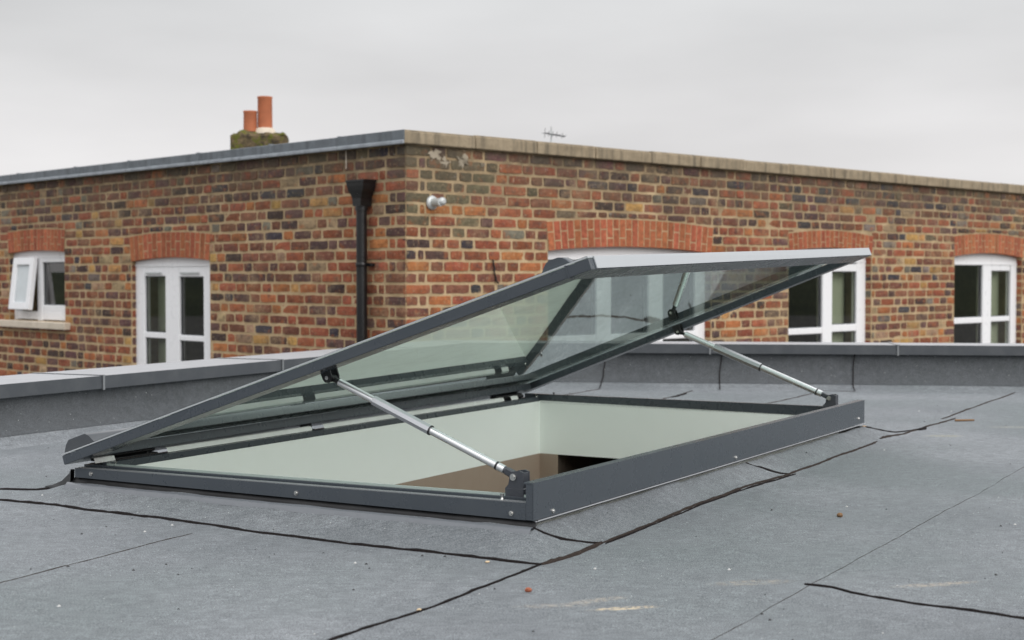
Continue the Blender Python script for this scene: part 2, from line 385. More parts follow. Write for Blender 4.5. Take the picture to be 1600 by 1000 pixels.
# right parapet line (front of coping): through RP with direction RD
RP = Vector((1.488, 8.472, 0)); RD = Vector((.9913, -.1317, 0)).normalized(); RN = Vector((-RD.y, RD.x, 0))   # RN points away from camera
LBF = 2.90                                            # left parapet coping front, local b
def rdist(a, b): return (to_w(a, b)-RP).dot(RN)
rb = MB(); ids = {}
for i, a in enumerate(al):
    for j, b in enumerate(bl):
        ids[(i, j)] = len(rb.v); rb.v.append((a, b, zroof(a, b)))
for i in range(len(al)-1):
    for j in range(len(bl)-1):
        a0, a1, b0, b1 = al[i], al[i+1], bl[j], bl[j+1]
        if a0 >= -1e-6 and a1 <= L+1e-6 and b0 >= -1e-6 and b1 <= W+1e-6: continue
        if rdist((a0+a1)/2, (b0+b1)/2) > .25 or b0 > LBF+.25: continue
        rb.f.append((ids[(i, j)], ids[(i+1, j)], ids[(i+1, j+1)], ids[(i, j+1)])); rb.sm.append(True)
roof = rb.build('flat_roof', M['felt'], None, B0, UA, recalc=False, kind='structure')

def bead(pts, w, mat, name='felt_seam', h=.004, step=.02, wob=.0035, jag=.55, seed=0, taper=True, zoff=0):
    m = MB(); P = []; w = w*1.2
    for k in range(len(pts)-1):
        p, q_ = Vector(pts[k]), Vector(pts[k+1]); n = max(1, int((q_-p).length/step))
        P += [p.lerp(q_, i/n) for i in range(n)]
    P.append(Vector(pts[-1])); n = len(P); prev = None
    for i, p in enumerate(P):
        d = (P[min(i+1, n-1)] - P[max(i-1, 0)]).normalized(); nn = Vector((-d.y, d.x))
        off = wob*fbm(p.x, p.y, seed, 4, 3)*1.2; ww = w*(1 + jag*fbm(p.x, p.y, seed+9, 22, 3))
        if taper: ww *= min(1, (i+1)/4, (n-i)/4)
        hh = h*(1 + jag*fbm(p.x, p.y, seed+4, 25, 2)); ring = []
        for t, z in ((-1, -.3), (-.75, .55), (0, 1), (.75, .55), (1, -.3)):
            c = Vector((p.x, p.y)) + nn*(off + t*ww/2); ring.append(len(m.v)); m.v.append((c.x, c.y, zroof(c.x, c.y)+z*hh+zoff))
        if prev:
            for k in range(4): m.f.append((prev[k], prev[k+1], ring[k+1], ring[k])); m.sm.append(True)
        prev = ring
    return m.build(name, mat, roof)
def V2(*a): return [Vector(x) for x in a]
bead(V2((-.125, 2.6), (-.125, 1.70), (-.131, 1.385), (-.142, .86), (-.150, .80), (-.158, .76), (-.184, -.125)), .011, M['bitumen'], seed=1, h=.005)
bead(V2((-2.5, -.12), (-.952, -.123), (-.598, -.138), (-.184, -.125)), .0062, M['bitumen'], seed=3, h=.004)
bead(V2((-.184, -.125), (.0, -.128), (.13, -.121)), .014, M['bitumen_brown'], seed=4, h=.007)
bead(V2((.13, -.121), (.639, -.102), (1.102, -.088), (1.585, -.098), (2.60, -.094)), .0085, M['bitumen_brown'], seed=5, h=.004)
bead(V2((.13, -.130), (.639, -.112), (1.102, -.098), (1.585, -.110)), .004, M['bitumen'], seed=6, h=.004, wob=.003)
bead(V2((2.66, -.080), (3.225, -.10), (3.759, -.120)), .012, M['bitumen_brown'], seed=7, h=.004)
bead(V2((3.70, -.072), (4.836, -.058), (5.75, -.059)), .011, M['bitumen_brown'], seed=8, h=.003)
bead(V2((-.004, -.006), (.0, -.03), (.03, -.06), (.085, -.085), (.13, -.121)), .008, M['bitumen'], seed=9, h=.004)
bead(V2((1.405, -.005), (1.45, -.04), (1.50, -.07), (1.55, -.098)), .009, M['bitumen'], seed=10, h=.004)
bead(V2((2.73, -.005), (2.86, -.03), (3.0, -.055), (3.19, -.105)), .014, M['bitumen'], seed=11, h=.004)
bead(V2((3.15, -.105), (3.23, -.115)), .04, M['bitumen'], seed=21, h=.010)
bead(V2((-.09, -.705), (-.087, -.764), (-.115, -.813), (-.143, -.964), (-.165, -1.163), (-.20, -2.0)), .0085, M['bitumen'], seed=12, h=.004)
bead(V2((-2.0, -.715), (-.595, -.713), (1.772, -.729), (4.5, -.75)), .0014, M['bitumen_brown'], seed=13, h=.0008, wob=.004)
bead(V2((-1.6, .78), (-.91, .788), (-.6, .817), (-.248, .853)), .0026, M['bitumen_brown'], seed=14, h=.0015, wob=.003)
bead(V2((-.3, 2.35), (.024, 1.876), (.10, 1.74), (.05, 1.60), (.0, 1.535)), .016, M['bitumen'], seed=15, h=.006)
bead(V2((.3, 2.82), (.844, 2.825), (1.535, 2.823), (2.3, 2.81)), .008, M['bitumen_brown'], seed=16, h=.003)
bead(V2((.82, 2.83), (.95, 2.82)), .05, M['bitumen'], seed=17, h=.008)
bead(V2((4.2, 1.49), (4.5, 1.53)), .03, M['bitumen'], seed=22, h=.003)
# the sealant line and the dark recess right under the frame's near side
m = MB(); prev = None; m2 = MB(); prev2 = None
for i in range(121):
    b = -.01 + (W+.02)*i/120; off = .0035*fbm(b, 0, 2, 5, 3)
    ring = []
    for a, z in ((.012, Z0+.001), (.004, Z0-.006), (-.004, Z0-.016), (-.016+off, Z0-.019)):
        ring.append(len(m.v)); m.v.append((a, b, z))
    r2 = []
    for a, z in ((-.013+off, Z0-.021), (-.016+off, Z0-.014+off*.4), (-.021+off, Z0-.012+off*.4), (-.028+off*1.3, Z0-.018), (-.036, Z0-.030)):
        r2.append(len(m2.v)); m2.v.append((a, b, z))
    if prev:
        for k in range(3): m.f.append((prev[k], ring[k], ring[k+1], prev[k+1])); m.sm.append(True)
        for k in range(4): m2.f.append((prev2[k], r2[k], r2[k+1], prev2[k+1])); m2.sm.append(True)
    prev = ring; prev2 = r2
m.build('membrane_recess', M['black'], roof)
m = MB(); bt = [(.125, 1.775, -.002), (.085, 1.70, .004), (.045, 1.62, .016), (.012, 1.555, .034), (-.002, 1.532, .040)]; tp = [(.125, 1.775, .006), (.085, 1.70, .020), (.047, 1.62, .042), (.016, 1.555, .072), (.002, 1.533, .088)]
off_ = Vector((-.006, .010, 0)); k = len(bt)
vs = [Vector(p) for p in bt] + [Vector(p) for p in tp] + [Vector(p)+off_ for p in tp] + [Vector(p)+off_ for p in bt]
m.add(vs, [(r*k+i, r*k+i+1, (r+1)*k+i+1, (r+1)*k+i) for r in range(3) for i in range(k-1)], True); m.build('felt_corner_fold', M['black'], roof)
m2.build('sealant_strip', M['sealant'], roof)
# lower outer walls of the house under this roof: a room shell with the stairwell below the skylight
SB = -2.6
m = MB()
x0, x1, y0, y1 = .0555, L-.0555, .0855, W-.0775
m.add([(x0, y0, -.14), (x1, y0, -.14), (x1, y1, -.14), (x0, y1, -.14), (x0, y0, SB), (x1, y0, SB), (x1, y1, SB), (x0, y1, SB)],
      [(0, 1, 5, 4), (2, 3, 7, 6), (3, 0, 4, 7), (4, 5, 6, 7)])
dy0, dy1 = .55, 1.36                                  # doorway in the far wall
m.add([(x1, y0, -.14), (x1, dy0, -.14), (x1, dy0, SB), (x1, y0, SB), (x1, dy1, -.14), (x1, y1, -.14), (x1, y1, SB), (x1, dy1, SB)], [(0, 1, 2, 3), (4, 5, 6, 7)])
m.build('stairwell', M['brown'], None, B0, UA, recalc=False, kind='structure')
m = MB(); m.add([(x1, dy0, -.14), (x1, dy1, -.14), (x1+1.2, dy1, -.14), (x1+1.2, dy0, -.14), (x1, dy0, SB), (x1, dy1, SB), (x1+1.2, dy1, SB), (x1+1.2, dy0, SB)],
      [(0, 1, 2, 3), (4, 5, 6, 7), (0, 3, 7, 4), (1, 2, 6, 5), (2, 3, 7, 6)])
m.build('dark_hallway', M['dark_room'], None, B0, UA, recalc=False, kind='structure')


# ------------------------------------------------------------------ skylight
SK = empty('skylight', B0, UA, label='open grey roof skylight, its hinged glass lid propped up by two silver arms', cat='skylight')
def part(mb, name, mat, parent=SK, **kw): return mb.build(name, mat, parent, **kw)
# lining (white shaft)
m = MB(); t = .001; zt = .087
m.add([(x0, y0, zt), (x1, y0, zt), (x1, y1, zt+.01), (x0, y1, zt), (x0, y0, -.14), (x1, y0, -.14), (x1, y1, -.14), (x0, y1, -.14)],
      [(0, 1, 5, 4), (1, 2, 6, 5), (2, 3, 7, 6), (3, 0, 4, 7)])
m.build('shaft_lining', M['lining'], SK, recalc=False)
# near and far side frames, stepped profile
def side_frame(xa, sgn, zt0, zt1, name='side_frame'):
    """profile across a from outer face xa inward; top height zt0 at b=W side, zt1 at b=0"""
    prof = [(0, Z0), (0, 'T'), (.027, 'T'), (.027, 'g'), (.036, 'g'), (.036, 'r'), (.0555, 'r'), (.0555, .086)]
    m = MB(); vs = []
    for b, zt in ((.018, zt1), (W, zt0)):
        for x, z in prof:
            zz = {'T': zt, 'g': zt-.007, 'r': zt+.007}.get(z, z) if isinstance(z, str) else z
            vs.append((xa+sgn*x, b, zz))
    n = len(prof); m.add(vs, [(i, i+1, n+i+1, n+i) for i in range(n-1)] + [tuple(range(n)), tuple(range(n, 2*n))])
    return part(m, name, M['anthracite'])
M['ridge_sheen'] = painted('painted_ridge_sheen', (.36, .43, .40, 1), .35, dust=.1)  # pale green painted along the near frame's ridge as its sky reflection
sf = side_frame(0, 1, .092, .106)
m = MB(); m.prism([(.0465, .020, .108), (.0553, .020, .108), (.0553, W-.08, .0955), (.0465, W-.08, .0955)], [(.0465, .020, .1185), (.0553, .020, .1185), (.0553, W-.08, .1045), (.0465, W-.08, .1045)]); part(m, 'frame_sheen_strip', M['ridge_sheen'])
m = MB(); m.prism([(.004, .020, .1062), (.022, .020, .1062), (.022, W-.01, .0922), (.004, W-.01, .0922)], [(.004, .020, .1082), (.022, .020, .1082), (.022, W-.01, .0942), (.004, W-.01, .0942)]); part(m, 'frame_ledge_strip', M['clip_grey'])
sf2 = side_frame(L, -1, .118, .122)
# hinge side frame (b = W)
m = MB(); prof = [(W, Z0), (W, .100), (W-.040, .100), (W-.040, .094), (W-.052, .094), (W-.052, .106), (W-.078, .106), (W-.078, .086)]
vs = [(a, b, z + (.008 if a > 1 and z > .07 else 0)) for a in (.057, L-.057) for b, z in prof]; n = len(prof)
m.add(vs, [(i, i+1, n+i+1, n+i) for i in range(n-1)] + [tuple(range(n)), tuple(range(n, 2*n))]); hf = part(m, 'hinge_side_frame', M['anthracite'])
# front flashing plate with a folded top lip
m = MB(); m.box(0, L, -.003, .0, Z0, Z1); m.box(0, L, .0, .024, Z1-.004, Z1, 0); m.box(-.001, .0165, 0.0, .017, Z0+.001, Z1-.0045)
m.box(0.018, L, .012, .015, .10, Z1-.0045)
ff = part(m, 'front_flashing', M['anthracite'])
m = MB(); m.box(.057, L-.057, .017, .05, .05, .101, .002); m.box(.057, L-.057, .051, .068, .05, .093, .001); m.box(.057, L-.057, .069, .086, .086, .104, .002)
part(m, 'front_inner_frame', M['anthracite'])
m = MB(); m.box(0.005, L, -.009, -.0032, Z0-.004, Z0-.0008, .001); part(m, 'drip_edge', M['alu_dull'])
# screws
def screw_h(mb, p, axis, r=.0045):
    p = Vector(p); axis = Vector(axis); mb.tube(p, p+axis*.0025, r*1.5, r*1.4, 14); mb.tube(p+axis*.0025, p+axis*.0055, r, r*.75, 14)
for b in (1.465, .714, .058): m = MB(); screw_h(m, (0, b, .079), (-1, 0, 0)); m.build('screw', M['steel'], sf)
for a in (.098, 1.317, 2.639): m = MB(); screw_h(m, (a, -.003, .076 if a < 2 else .088), (0, -1, 0)); m.build('screw', M['steel'], ff)
def pin(p, par, hgt=.017):
    m = MB(); p = Vector(p); m.lathe([(.0085, 0), (.0085, .002), (.0045, .003), (.003, .008), (.003, hgt-.005), (.0052, hgt-.004), (.0052, hgt)], 14, Matrix.Translation(p)); m.build('screw', M['steel'], par)
pin((.014, .092, .105), sf); pin((.05, 1.42, .096), sf); pin((L-.02, 1.40, .121), sf2, .012); pin((L-.06, 1.47, .114), hf, .012)
# aluminium strip along the hinge side, in three lengths
ZS0 = lambda a: .107 + .008*min(1, max(0, a/2.7))
for a0, a1 in ((.02, .10), (.32, 1.04), (1.11, 2.38), (2.44, 2.50)):
    m = MB(); m.add([(a0, W-.062, ZS0(a0)), (a1, W-.062, ZS0(a1)), (a1, W-.056, ZS0(a1)+.014), (a0, W-.056, ZS0(a0)+.014)], [(0, 1, 2, 3)]); m.add([(a0, W-.056, ZS0(a0)+.014), (a1, W-.056, ZS0(a1)+.014), (a1, W-.045, ZS0(a1)+.015), (a0, W-.045, ZS0(a0)+.015)], [(0, 1, 2, 3)]); m.build('hinge_strip', M['white_bit'], hf)

# ---- lid
Hn, Fn, Ff, Hf = Vector((-.03, 1.55, .130)), Vector((-.03, -.163, .693)), Vector((2.73, -.012, .7605)), Vector((2.73, 1.566, .148))
LEN_A = 2.76; LEN_T = 1.76
def lidP(xa, xt, d=0.0):
    """point of the lid: xa metres along from the near edge, xt metres up from the hinge edge, d metres below the glass"""
    s, t = xa/LEN_A, xt/LEN_T
    q_ = (Hn.lerp(Fn, t)).lerp(Hf.lerp(Ff, t), s)
    ds = (Hf-Hn).lerp(Ff-Fn, t); dt = (Fn-Hn).lerp(Ff-Hf, s); nn = ds.cross(dt).normalized()
    if nn.z < 0: nn = -nn
    return q_ - nn*d
def lidbox(mb, a0, a1, t0, t1, d0, d1, na=1, ntt=1, bev=0.0):
    if bev:
        # chamfer the outer long edges by stacking three slabs
        lidbox(mb, a0+bev, a1-bev, t0+bev, t1-bev, d0, d0+bev); lidbox(mb, a0, a1, t0, t1, d0+bev, d1-bev); lidbox(mb, a0+bev, a1-bev, t0+bev, t1-bev, d1-bev, d1); return
    vs = [lidP(a, t, d) for d in (d1, d0) for a, t in ((a0, t0), (a1, t0), (a1, t1), (a0, t1))]
    mb.prism(vs[:4], vs[4:])
LID = empty('lid', (0, 0, 0)); LID.parent = SK
RW, RD_ = .078, .028
m = MB(); n = 12; g = MB()
for k, (d) in enumerate((-.006, 0.0)):
    for i in range(n+1):
        for j in range(n+1): g.v.append(lidP(.004+(LEN_A-.008)*i/n, .004+(LEN_T-.008)*j/n, d))
K = (n+1)**2
for i in range(n):
    for j in range(n):
        a = i*(n+1)+j; b = a+n+1
        g.f.append((a, b, b+1, a+1)); g.sm.append(True)
rim = [(i*(n+1)) for i in range(n+1)] + [(n*(n+1)+j) for j in range(1, n+1)] + [(i*(n+1)+n) for i in range(n-1, -1, -1)] + [j for j in range(n-1, 0, -1)]
g.v = g.v[:K]                                          # a single sheet: the shader stands for the whole sealed unit
g.build('glass_pane', M['lid_glass'], LID, recalc=False)
m = MB(); e_ = .0035
for a0, a1, t0, t1 in ((0, LEN_A, 0, e_), (0, LEN_A, LEN_T-e_, LEN_T), (0, e_, e_+.0005, LEN_T-e_-.0005), (LEN_A-e_, LEN_A, e_+.0005, LEN_T-e_-.0005)): lidbox(m, a0, a1, t0, t1, -.0045, -.0008)
m.build('glass_edge_trim', M['silver_paint'], LID)
for a0, a1, t0, t1, nm in ((0, RW, 0, LEN_T, 'near'), (LEN_A-RW, LEN_A, 0, LEN_T, 'far'), (RW+.0005, LEN_A-RW-.0005, 0, RW, 'hinge'), (RW+.0005, LEN_A-RW-.0005, LEN_T-RW, LEN_T, 'free')):
    m = MB(); lidbox(m, a0, a1, t0, t1, .0008, RD_, bev=.0012)
    m.build('lid_rail', M['anthracite'], LID)
    if nm == 'free':
        m = MB(); lidbox(m, .030, LEN_A-.001, LEN_T+.0008, LEN_T+.0035, -.0040, RD_-.002); m.build('edge_cover', M['silver_paint'], LID, label='pale silver cover strip along the raised edge')
# small joint clip at the free corner of the near rail
m = MB(); lidbox(m, -.0015, .03, LEN_T-.062, LEN_T-.058, -.002, RD_+.0015); m.build('corner_clip', M['anthracite'], LID)
# raised box section along the hinge edge on top, and the stop block near the free corner
def hump(mb, a0, a1, t0, t1, hgt, n=9, p=.35):
    ring0 = []; 
    for a in (a0, a1):
        for i in range(n+1):
            x = i/n; y = min(1, x/p, (1-x)/p); y = math.sin(y*PI/2)
            mb.v.append(lidP(a, t0+(t1-t0)*x, -.0068-hgt*y))
    for i in range(n): mb.f.append((i, i+1, n+1+i+1, n+1+i)); mb.sm.append(True)
    mb.f.append(tuple(range(n+1))); mb.f.append(tuple(range(n+1, 2*n+2))); mb.sm += [False, False]
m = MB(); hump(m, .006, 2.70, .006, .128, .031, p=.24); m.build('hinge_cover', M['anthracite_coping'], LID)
m = MB(); hump(m, .012, .05, LEN_T-.128, LEN_T-.052, .021, p=.34); m.build('stop_block', M['anthracite'], LID)
# hinges
for xa in (.20, 1.075, 2.50):
    m = MB(); a = xa-.03
    ln = .24 if xa != 1.075 else .05
    m.tube((a-ln/2, W-.03, .121), (a+ln/2, W-.03, .121), .0075, n=12)
    m.box(a-ln/2, a+ln/2, W-.05, W-.012, .107, .1125, .001)
    m.box(a-ln/2+.01, a+ln/2-.01, W-.034, W-.002, .122, .134, .001)
    if ln > .1:
        for k in (-1, 1): m.tube((a+k*.08, W-.045, .112), (a+k*.08, W-.045, .117), .004, n=8)
    m.build('hinge', M['black'], LID)

# ---- actuators
def actuator(a, pb, pt, topn, label, fat=1.0):
    """pb, pt: pivot points (b, z) on the frame and on the lid"""
    A = empty('actuator', (0, 0, 0)); A.parent = SK
    if label: A['label'] = label
    P0 = Vector((a, *pb)); P1 = Vector((a, *pt)); d = (P1-P0); ln = d.length; d.normalize(); X = Vector((1, 0, 0)); nrm = d.cross(X).normalized()
    def along(s): return P0 + d*s
    # bottom bracket: block, two cheeks and axle
    m = MB(); zb = pb[1]-.062
    m.box(a-.017, a+.024, pb[0]-.030, pb[0]+.026, zb, zb+.036, .003)
    m.box(a-.014, a+.018, pb[0]-.034, pb[0]-.0305, zb+.004, zb+.030, .001)
    for s_ in (-1, 1):
        xs = (a-.0165, a-.0105) if s_ < 0 else (a+.0105, a+.0165)
        prof = [(pb[0]+.022, zb+.034), (pb[0]-.027, zb+.034), (pb[0]-.027, pb[1]+.012), (pb[0]-.015, pb[1]+.016), (pb[0]+.002, pb[1]+.013), (pb[0]+.012, pb[1]+.008), (pb[0]+.013, pb[1]-.008), (pb[0]+.015, pb[1]-.018)]
        m.prism([(xs[0], y, z) for y, z in prof], [(xs[1], y, z) for y, z in prof])
    m.box(a-.0104, a+.0104, pb[0]-.0268, pb[0]-.022, zb+.036, pb[1]+.011, .001)
    m.build('foot_bracket', M['bracket'], A)
    m = MB(); m.tube((a-.021, *pb), (a+.021, *pb), .0088, n=18); m.tube((a-.0235, *pb), (a-.021, *pb), .0058, n=6, smooth=False); m.build('axle_bolt', M['steel'], A)
    m = MB(); R = Matrix(((X.x, d.x, nrm.x, 0), (X.y, d.y, nrm.y, 0), (X.z, d.z, nrm.z, 0), (0, 0, 0, 1)))
    m.obox(Matrix.Translation(along(.012)) @ R, .018, .044, .018, .003); m.tube(along(.026), along(.040), .0085, .0092)
    m.build('rod_fork', M['bracket'], A)
    m = MB(); m.tube(along(.038), along(.058), .0092*fat); m.tube(along(.0625), along(ln*.445), .0090*fat); m.build('lower_tube', M['alu'], A)
    m = MB(); m.tube(along(.0575), along(.063), .0098*fat); m.build('seal_ring', M['black'], A); m = MB(); m.tube(along(ln*.444), along(ln*.449), .0118*fat); m.build('seal_ring', M['black'], A)
    m = MB(); m.tube(along(ln*.449), along(ln*.755), .0122*fat, n=8, smooth=False); m.build('sleeve', M['alu_dull'], A)
    m = MB(); m.tube(along(ln*.756), along(ln-.030), .0088*fat); m.build('upper_tube', M['alu'], A)
    # top bracket
    m = MB(); m.obox(Matrix.Translation(along(ln-.020)) @ R, .013, .030, .013, .003); m.tube(along(ln-.032), along(ln-.026), .0092)
    m.tube(along(ln-.005)+X*.011, along(ln-.005)-X*.011, .0095)
    m.build('rod_eye', M['black'], A)
    m = MB(); e = topn.normalized(); f = X.cross(e).normalized()
    for s_ in (-1, 1):
        c = P1 + X*(s_*.0155)
        ang = [c + f*.015 + e*.030, c + f*.015 + e*0.0, c + f*.011 - e*.009, c - e*.014, c - f*.011 - e*.009, c - f*.015, c - f*.018 + e*.030]
        m.prism([p - X*.0025 for p in ang], [p + X*.0025 for p in ang])
    m.build('lid_bracket', M['black'], A)
    m = MB(); m.tube(P1 - X*.0205, P1 + X*.0205, .0055, n=14); m.build('axle_bolt', M['steel'], A)
    return A
ln = lidP(.1, 1.0) - lidP(.1, 1.0, 1.0)
actuator(.062, (.078, .160), (.645, .383), ln, 'nearer silver opening arm with its thick middle sleeve', 1.12)
actuator(2.635, (.110, .166), (.765, .418), ln, None, 1.42)

# ------------------------------------------------------------------ parapets
def z_left(a): return .2265 + .0065*(a-.9)
TC = 4.361                                             # local a where the two coping fronts meet
def lp(a, b): return to_w(a, b)
def inter(bline, off):
    """intersection of left line b=bline with right line offset by off (metres beyond the right coping front)"""
    p = lp(0, bline); den = U.dot(RN); t = (RP + RN*off - p).dot(RN)/den; return p + U*t
CW = .42
def coping_panel(f0, f1, b0, b1, zf0, zf1, parent, fall=.004):
    """front (f) and back (b) points of both ends"""
    m = MB(); th = .055
    top = [(f0.x, f0.y, zf0), (f1.x, f1.y, zf1), (b1.x, b1.y, zf1-fall), (b0.x, b0.y, zf0-fall)]
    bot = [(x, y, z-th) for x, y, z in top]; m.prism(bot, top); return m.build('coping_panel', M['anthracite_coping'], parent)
PLc = empty('parapet', (0, 0, 0), label='long grey-capped roof parapet in front of the building side with the open casement window', cat='parapet', group='parapets round the flat roof')
PRc = empty('parapet', (0, 0, 0), label='grey-capped roof parapet running level behind the far arm of the skylight', cat='parapet', group='parapets round the flat roof')
js = [-7.5, -5.9, -4.7, -3.5, -2.3, -1.1, .25, 1.45, 2.645, 3.85]
cmf, cmb = inter(LBF, 0), inter(LBF+CW, CW)
for i, a0 in enumerate(js):
    last = i == len(js)-1; a1 = js[i+1]-.002 if not last else None
    f0, b0 = lp(a0+.002, LBF), lp(a0+.002, LBF+CW)
    f1, b1 = (cmf, cmb) if last else (lp(a1, LBF), lp(a1, LBF+CW))
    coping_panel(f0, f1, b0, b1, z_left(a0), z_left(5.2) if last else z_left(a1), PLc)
def strap(pf, pb, zf, parent):
    """joint cover strap over the top and down the front"""
    d = (pb-pf).normalized(); s = Vector((-d.y, d.x, 0))*.009; m = MB()
    def quad(p, q_, z0, z1, z2, z3): 
        m.prism([(*(p-s).xy, z0), (*(p+s).xy, z0), (*(q_+s).xy, z2), (*(q_-s).xy, z2)], [(*(p-s).xy, z1), (*(p+s).xy, z1), (*(q_+s).xy, z3), (*(q_-s).xy, z3)])
    quad(pf-d*.003, pb, zf+.0005, zf+.0035, zf-.0035, zf-.0005)
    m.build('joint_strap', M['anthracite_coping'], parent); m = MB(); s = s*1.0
    s = s*.55; quad(pf-d*.007, pf-d*.0035, zf-.060, zf+.003, zf-.060, zf+.003); m.build('joint_clip', M['clip_grey'], parent)
for a in js[1:]: strap(lp(a, LBF), lp(a, LBF+CW), z_left(a), PLc)
rs = [0, 1.0]                                          # positions along the right line measured from the corner
def rp_(x, off=0): return cmf + RD*x + RN*off
zr = .2565
xj = [ ]
# joints (distance from corner): chosen where the photograph shows the straps
xj = [.55, 1.45, 2.52, 3.7, 4.9, 6.1, 7.3]
st = [None] + xj
for i, x in enumerate(st):
    if x is None: f0, b0 = cmf, cmb
    else: f0, b0 = rp_(x+.002), rp_(x+.002, CW)
    if i+1 < len(st): f1, b1 = rp_(st[i+1]-.002), rp_(st[i+1]-.002, CW)
    else: f1, b1 = rp_(8.8), rp_(8.8, CW)
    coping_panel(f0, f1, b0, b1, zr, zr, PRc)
for x in xj[1:]: strap(rp_(x), rp_(x, CW), zr, PRc)
# felt upstands with a hollow fillet, draped along each parapet
def upstand(P, n_in, ztopf, length0, length1, parent, seed, loc_frame, far=0.1):
    """P(x): world point of coping front line; n_in: unit vector back towards the roof"""
    m = MB(); prof = [(-.032, 1.0), (-.029, .78), (-.022, .58), (-.006, .40), (.018, .25), (.052, .13), (.095, .055), (.15, .016), (.21, 0.0), (.28, -.12)]; lo = MB()
    nx = int((length1-length0)/.08); prev = None
    for i in range(nx+1):
        x = length0 + (length1-length0)*i/nx; p = P(x); zt = ztopf(x)-.05; ring = []
        for k, (o, zf) in enumerate(prof):
            wob = .014*fbm(x, o*3, seed, 1.6, 3) + .004*fbm(x, o*8, seed+3, 5, 2)
            if k == 0 or k >= 8: wob = 0
            w_ = p + n_in*(o + wob); ring.append(len(m.v)); m.v.append((w_.x, w_.y, zf*zt + .004))
        if prev:
            for k in range(len(prof)-1): m.f.append((prev[k], ring[k], ring[k+1], prev[k+1])); m.sm.append(True)
        prev = ring
    lo.v = list(m.v); K_ = len(prof); lo.f = [f for f in m.f if (f[0] % K_) >= 4]; lo.sm = [True]*len(lo.f)
    keep = [f for f in m.f if (f[0] % K_) < 5]; m.f = keep; m.sm = [True]*len(keep)
    lo.v = [(x, y, z-.0025) for x, y, z in lo.v]
    lo.build('felt_fillet', M['felt'], parent, recalc=True)
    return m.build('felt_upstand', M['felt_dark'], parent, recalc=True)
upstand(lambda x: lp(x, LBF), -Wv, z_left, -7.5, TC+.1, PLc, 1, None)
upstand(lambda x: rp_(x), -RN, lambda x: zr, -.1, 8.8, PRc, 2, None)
# vertical laps on the right-hand upstand
def lap(x, parent, length=.30):
    m = MB(); prof = [(-.029, .99), (-.029, .78), (-.022, .58), (-.006, .40), (.018, .25), (.052, .13), (.095, .055), (.15, .016), (.21, -.01)]; prev = None
    for k, (o, zf) in enumerate(prof):
        p = rp_(x + .02*zf + .006*fbm(x, zf*3, 4)) - RN*(o+.006); ring = []
        for s_ in (-.003, .003): ring.append(len(m.v)); m.v.append((*(p+RD*s_).xy, zf*(zr-.05)+.010))
        if prev: m.f.append((prev[0], prev[1], ring[1], ring[0])); m.sm.append(True)
        prev = ring
    return m.build('felt_lap', M['bitumen'], parent)
for px_x in (.82, 1.50, 2.26, 3.9, 5.2): lap(px_x, PRc)
def seam_from_lap(x, pts, w, seed):
    p = rp_(x) - RN*.20 - B0; bead(V2(*pts, (p.dot(U), p.dot(Wv))), w, M['bitumen_brown'], seed=seed, h=.003)
seam_from_lap(1.50, ((3.0, 1.42), (3.603, 1.44), (4.358, 1.516), (5.0, 1.62)), .007, 18)
seam_from_lap(2.26, ((3.5, .94), (4.199, .905), (5.0, .915)), .009, 19)
seam_from_lap(.82, ((3.0, 2.05), (4.412, 2.06), (5.0, 2.1)), .006, 20)
# outer walls of this house under the parapets
def wall_below(p, q_, th, parent, z1=.17):
    d = (q_-p).normalized(); s = Vector((-d.y, d.x, 0))
    if s.dot(Vector((0, 1, 0))) < 0: s = -s
    a = [p+s*.05, q_+s*.05, q_+s*th, p+s*th]; m = MB(); m.prism([(*v.xy, -3.5) for v in a], [(*v.xy, z1) for v in a]); m.build('outer_wall', M['render_wall'], parent)
wall_below(lp(-7.5, LBF), inter(LBF, 0), .34, PLc, .12); wall_below(cmf + RD*.0, rp_(8.8), .34, PRc, .17)

# ------------------------------------------------------------------ brick building
BLD = empty('brick_building', Q0, 0, label='old brick building with stone and lead coping, arched windows and a double door', cat='building')
AR, AL = BY, BY - PI/2                                 # right wall frame, left wall frame (x to the right, y into the wall, z up)
CR = .0805                                             # course height
ZT = 1.568                                             # top of the brickwork
class Op:
    def __init__(s, x0, x1, z0, zs, rise, arch): s.x0, s.x1, s.z0, s.zs, s.rise, s.arch = x0, x1, z0, zs, rise, arch
    def intr(s, x):                                    # height of the arch's underside
        t = (x-(s.x0+s.x1)/2)/((s.x1-s.x0)/2); return s.zs + s.rise*(1-min(1, t*t))
    def extr(s, x): return s.intr(x) + s.arch
OPS = {'R': [Op(1.403, 3.382, -.75, .848, .042, .217), Op(4.505, 5.87, -.75, .88, .042, .16), Op(7.445, 8.925, -.75, .862, .042, .208)],
       'L': [Op(-3.785, -2.514, -.9, .783, .030, .214), Op(-6.21, -5.032, .22, .884, .020, .205)]}
PAL = {'red': (.27, .098, .055), 'orange': (.36, .145, .062), 'brown': (.19, .098, .066), 'purple': (.135, .080, .070), 'blue': (.072, .066, .072),
       'ochre': (.42, .24, .085), 'buff': (.40, .28, .17), 'grey': (.18, .155, .125), 'dark': (.095, .068, .058), 'olive': (.125, .100, .062)}
PAL.update(red=(.28, .088, .046), orange=(.36, .135, .052), brown=(.19, .080, .050), purple=(.115, .062, .055), blue=(.055, .050, .058), dark=(.070, .046, .040), buff=(.36, .25, .15))
KEYS = ['red', 'orange', 'brown', 'purple', 'blue', 'ochre', 'buff', 'grey', 'dark']
